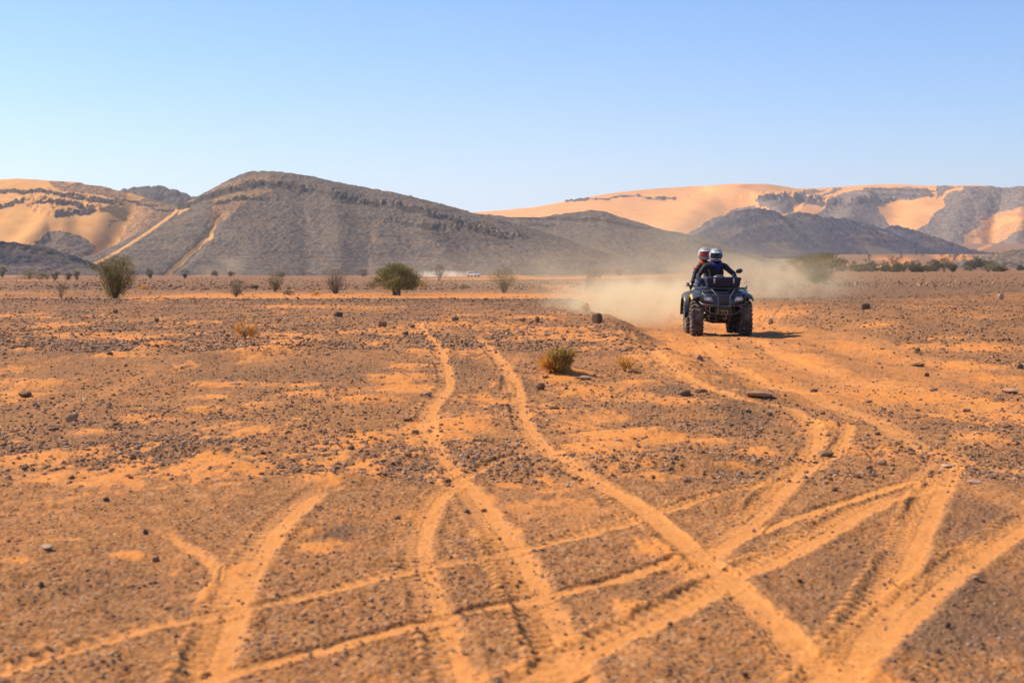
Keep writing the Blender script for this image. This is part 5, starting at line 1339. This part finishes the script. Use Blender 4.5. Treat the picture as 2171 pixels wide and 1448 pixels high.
cbo = cb.build('body', M_carw, car, bevel=.06)
gw = MB()
gw.loft([[(-.76, -1.02, 1.13), (.76, -1.02, 1.13), (.66, -.62, 1.57), (-.66, -.62, 1.57)], [(-.76, -.96, 1.12), (.76, -.96, 1.12), (.66, -.56, 1.56), (-.66, -.56, 1.56)]]); gw.build('windscreen', M_carg, cbo)
for s in (-1, 1):
    gs = MB(); gs.loft([[(s * .875, y, z) for y, z in ((-.75, 1.14), (1.6, 1.14), (1.5, 1.55), (-.45, 1.55))], [(s * .90, y, z) for y, z in ((-.75, 1.14), (1.6, 1.14), (1.5, 1.55), (-.45, 1.55))]]); gs.build('side_window', M_carg, cbo)
    hl = MB(); hl.box((s * .65, -2.23, .82), (.3, .06, .16), .02); hl.build('headlight', M_glass, car)
    for y in (-1.4, 1.4):
        wm = MB(); wm.lathe([(-.13, .001), (-.13, .33), (-.10, .38), (.10, .38), (.13, .33), (.13, .001)], n=20, closed=False); wo = wm.build('wheel', M_tyre, car); wo.location = (s * .80, y, .38)
# ------------------------------------------------------------------ dust and haze
def dust(name, label, c, r3, dens, colr, nscale, seed, top=1.5, step=None, soft=.75):
    bm = bmesh.new(); bmesh.ops.create_icosphere(bm, subdivisions=3, radius=1)
    me = bpy.data.meshes.new(name); bm.to_mesh(me); bm.free()
    o = bpy.data.objects.new(name, me); col.objects.link(o); o.location = c; o.scale = r3
    tag(o, label, 'dust', kind='stuff')
    m = bpy.data.materials.new(name); m.use_nodes = True; t = m.node_tree; t.nodes.remove(t.nodes['Principled BSDF'])
    v = N(t, 'ShaderNodeVolumePrincipled'); v.inputs['Color'].default_value = (*colr, 1); v.inputs['Anisotropy'].default_value = .0
    co = objco(t)
    ln = N(t, 'ShaderNodeVectorMath', operation='LENGTH'); t.links.new(co, ln.inputs[0])
    fall = mth(t, 'SUBTRACT', 1.0, ramp(t, ln.outputs['Value'], 1 - soft, .98))
    mp = N(t, 'ShaderNodeMapping'); mp.inputs['Location'].default_value = (seed, seed * .7, 0); mp.inputs['Scale'].default_value = tuple(q / min(r3) for q in r3)
    t.links.new(co, mp.inputs[0])
    n1 = noise(t, nscale, 3, .55, mp.outputs[0])
    d = mth(t, 'MULTIPLY', mth(t, 'MULTIPLY', fall, fall), ramp(t, n1, .42, .62))
    t.links.new(mth(t, 'MULTIPLY', d, dens), v.inputs['Density'])
    t.links.new(v.outputs[0], t.nodes['Material Output'].inputs['Volume'])
    me.materials.append(m)
    if hasattr(m, 'cycles'): pass
    return o
TAN = (1.0, .86, .56)
dust('dust_cloud', 'thick tan dust kicked up behind the left side of the quad bike', (3.2, 36, .45), (3.4, 7.5, .95), 1.0, TAN, 1.6, 1)
dust('dust_cloud', 'thinner dust trailing behind the right side of the quad bike', (7.2, 42, .9), (4.4, 10, 1.3), .17, TAN, 1.7, 5)
dust('dust_cloud', 'high faint dust drifting up behind the riders', (6.5, 62, 1.6), (11, 20, 4.0), .024, TAN, 1.3, 9)
dust('dust_cloud', 'wide thin veil of dust lying over the plain beyond the bank', (6, 92, 1.0), (27, 34, 2.6), .015, TAN, .8, 23)
_cx, _cy = (935 - CX) / F * 400, 400
dust('dust_cloud', 'pale dust trail behind the far white car', (_cx, _cy + 4, cZ + .6), (11, 9, 2.0), .55, (.98, .88, .72), .9, 13)
dust('dust_cloud', 'thin dust hanging at the foot of the big grey hill', ((470 - CX) / F * 560, 560, 6), (26, 18, 18), .020, TAN, 1.4, 17)
bm = bmesh.new(); bmesh.ops.create_cube(bm, size=1)
me = bpy.data.meshes.new('haze'); bm.to_mesh(me); bm.free()
hz = bpy.data.objects.new('haze', me); col.objects.link(hz)
hz.scale = (24000, 9400, 560); hz.location = (0, 4600, 250)
tag(hz, 'thin pale air over the whole plain', 'haze', kind='stuff')
m = bpy.data.materials.new('haze air'); m.use_nodes = True; t = m.node_tree; t.nodes.remove(t.nodes['Principled BSDF'])
v = N(t, 'ShaderNodeVolumePrincipled'); v.inputs['Color'].default_value = (.86, .91, 1, 1); v.inputs['Density'].default_value = .00011; v.inputs['Anisotropy'].default_value = .3
t.links.new(v.outputs[0], t.nodes['Material Output'].inputs['Volume']); me.materials.append(m)
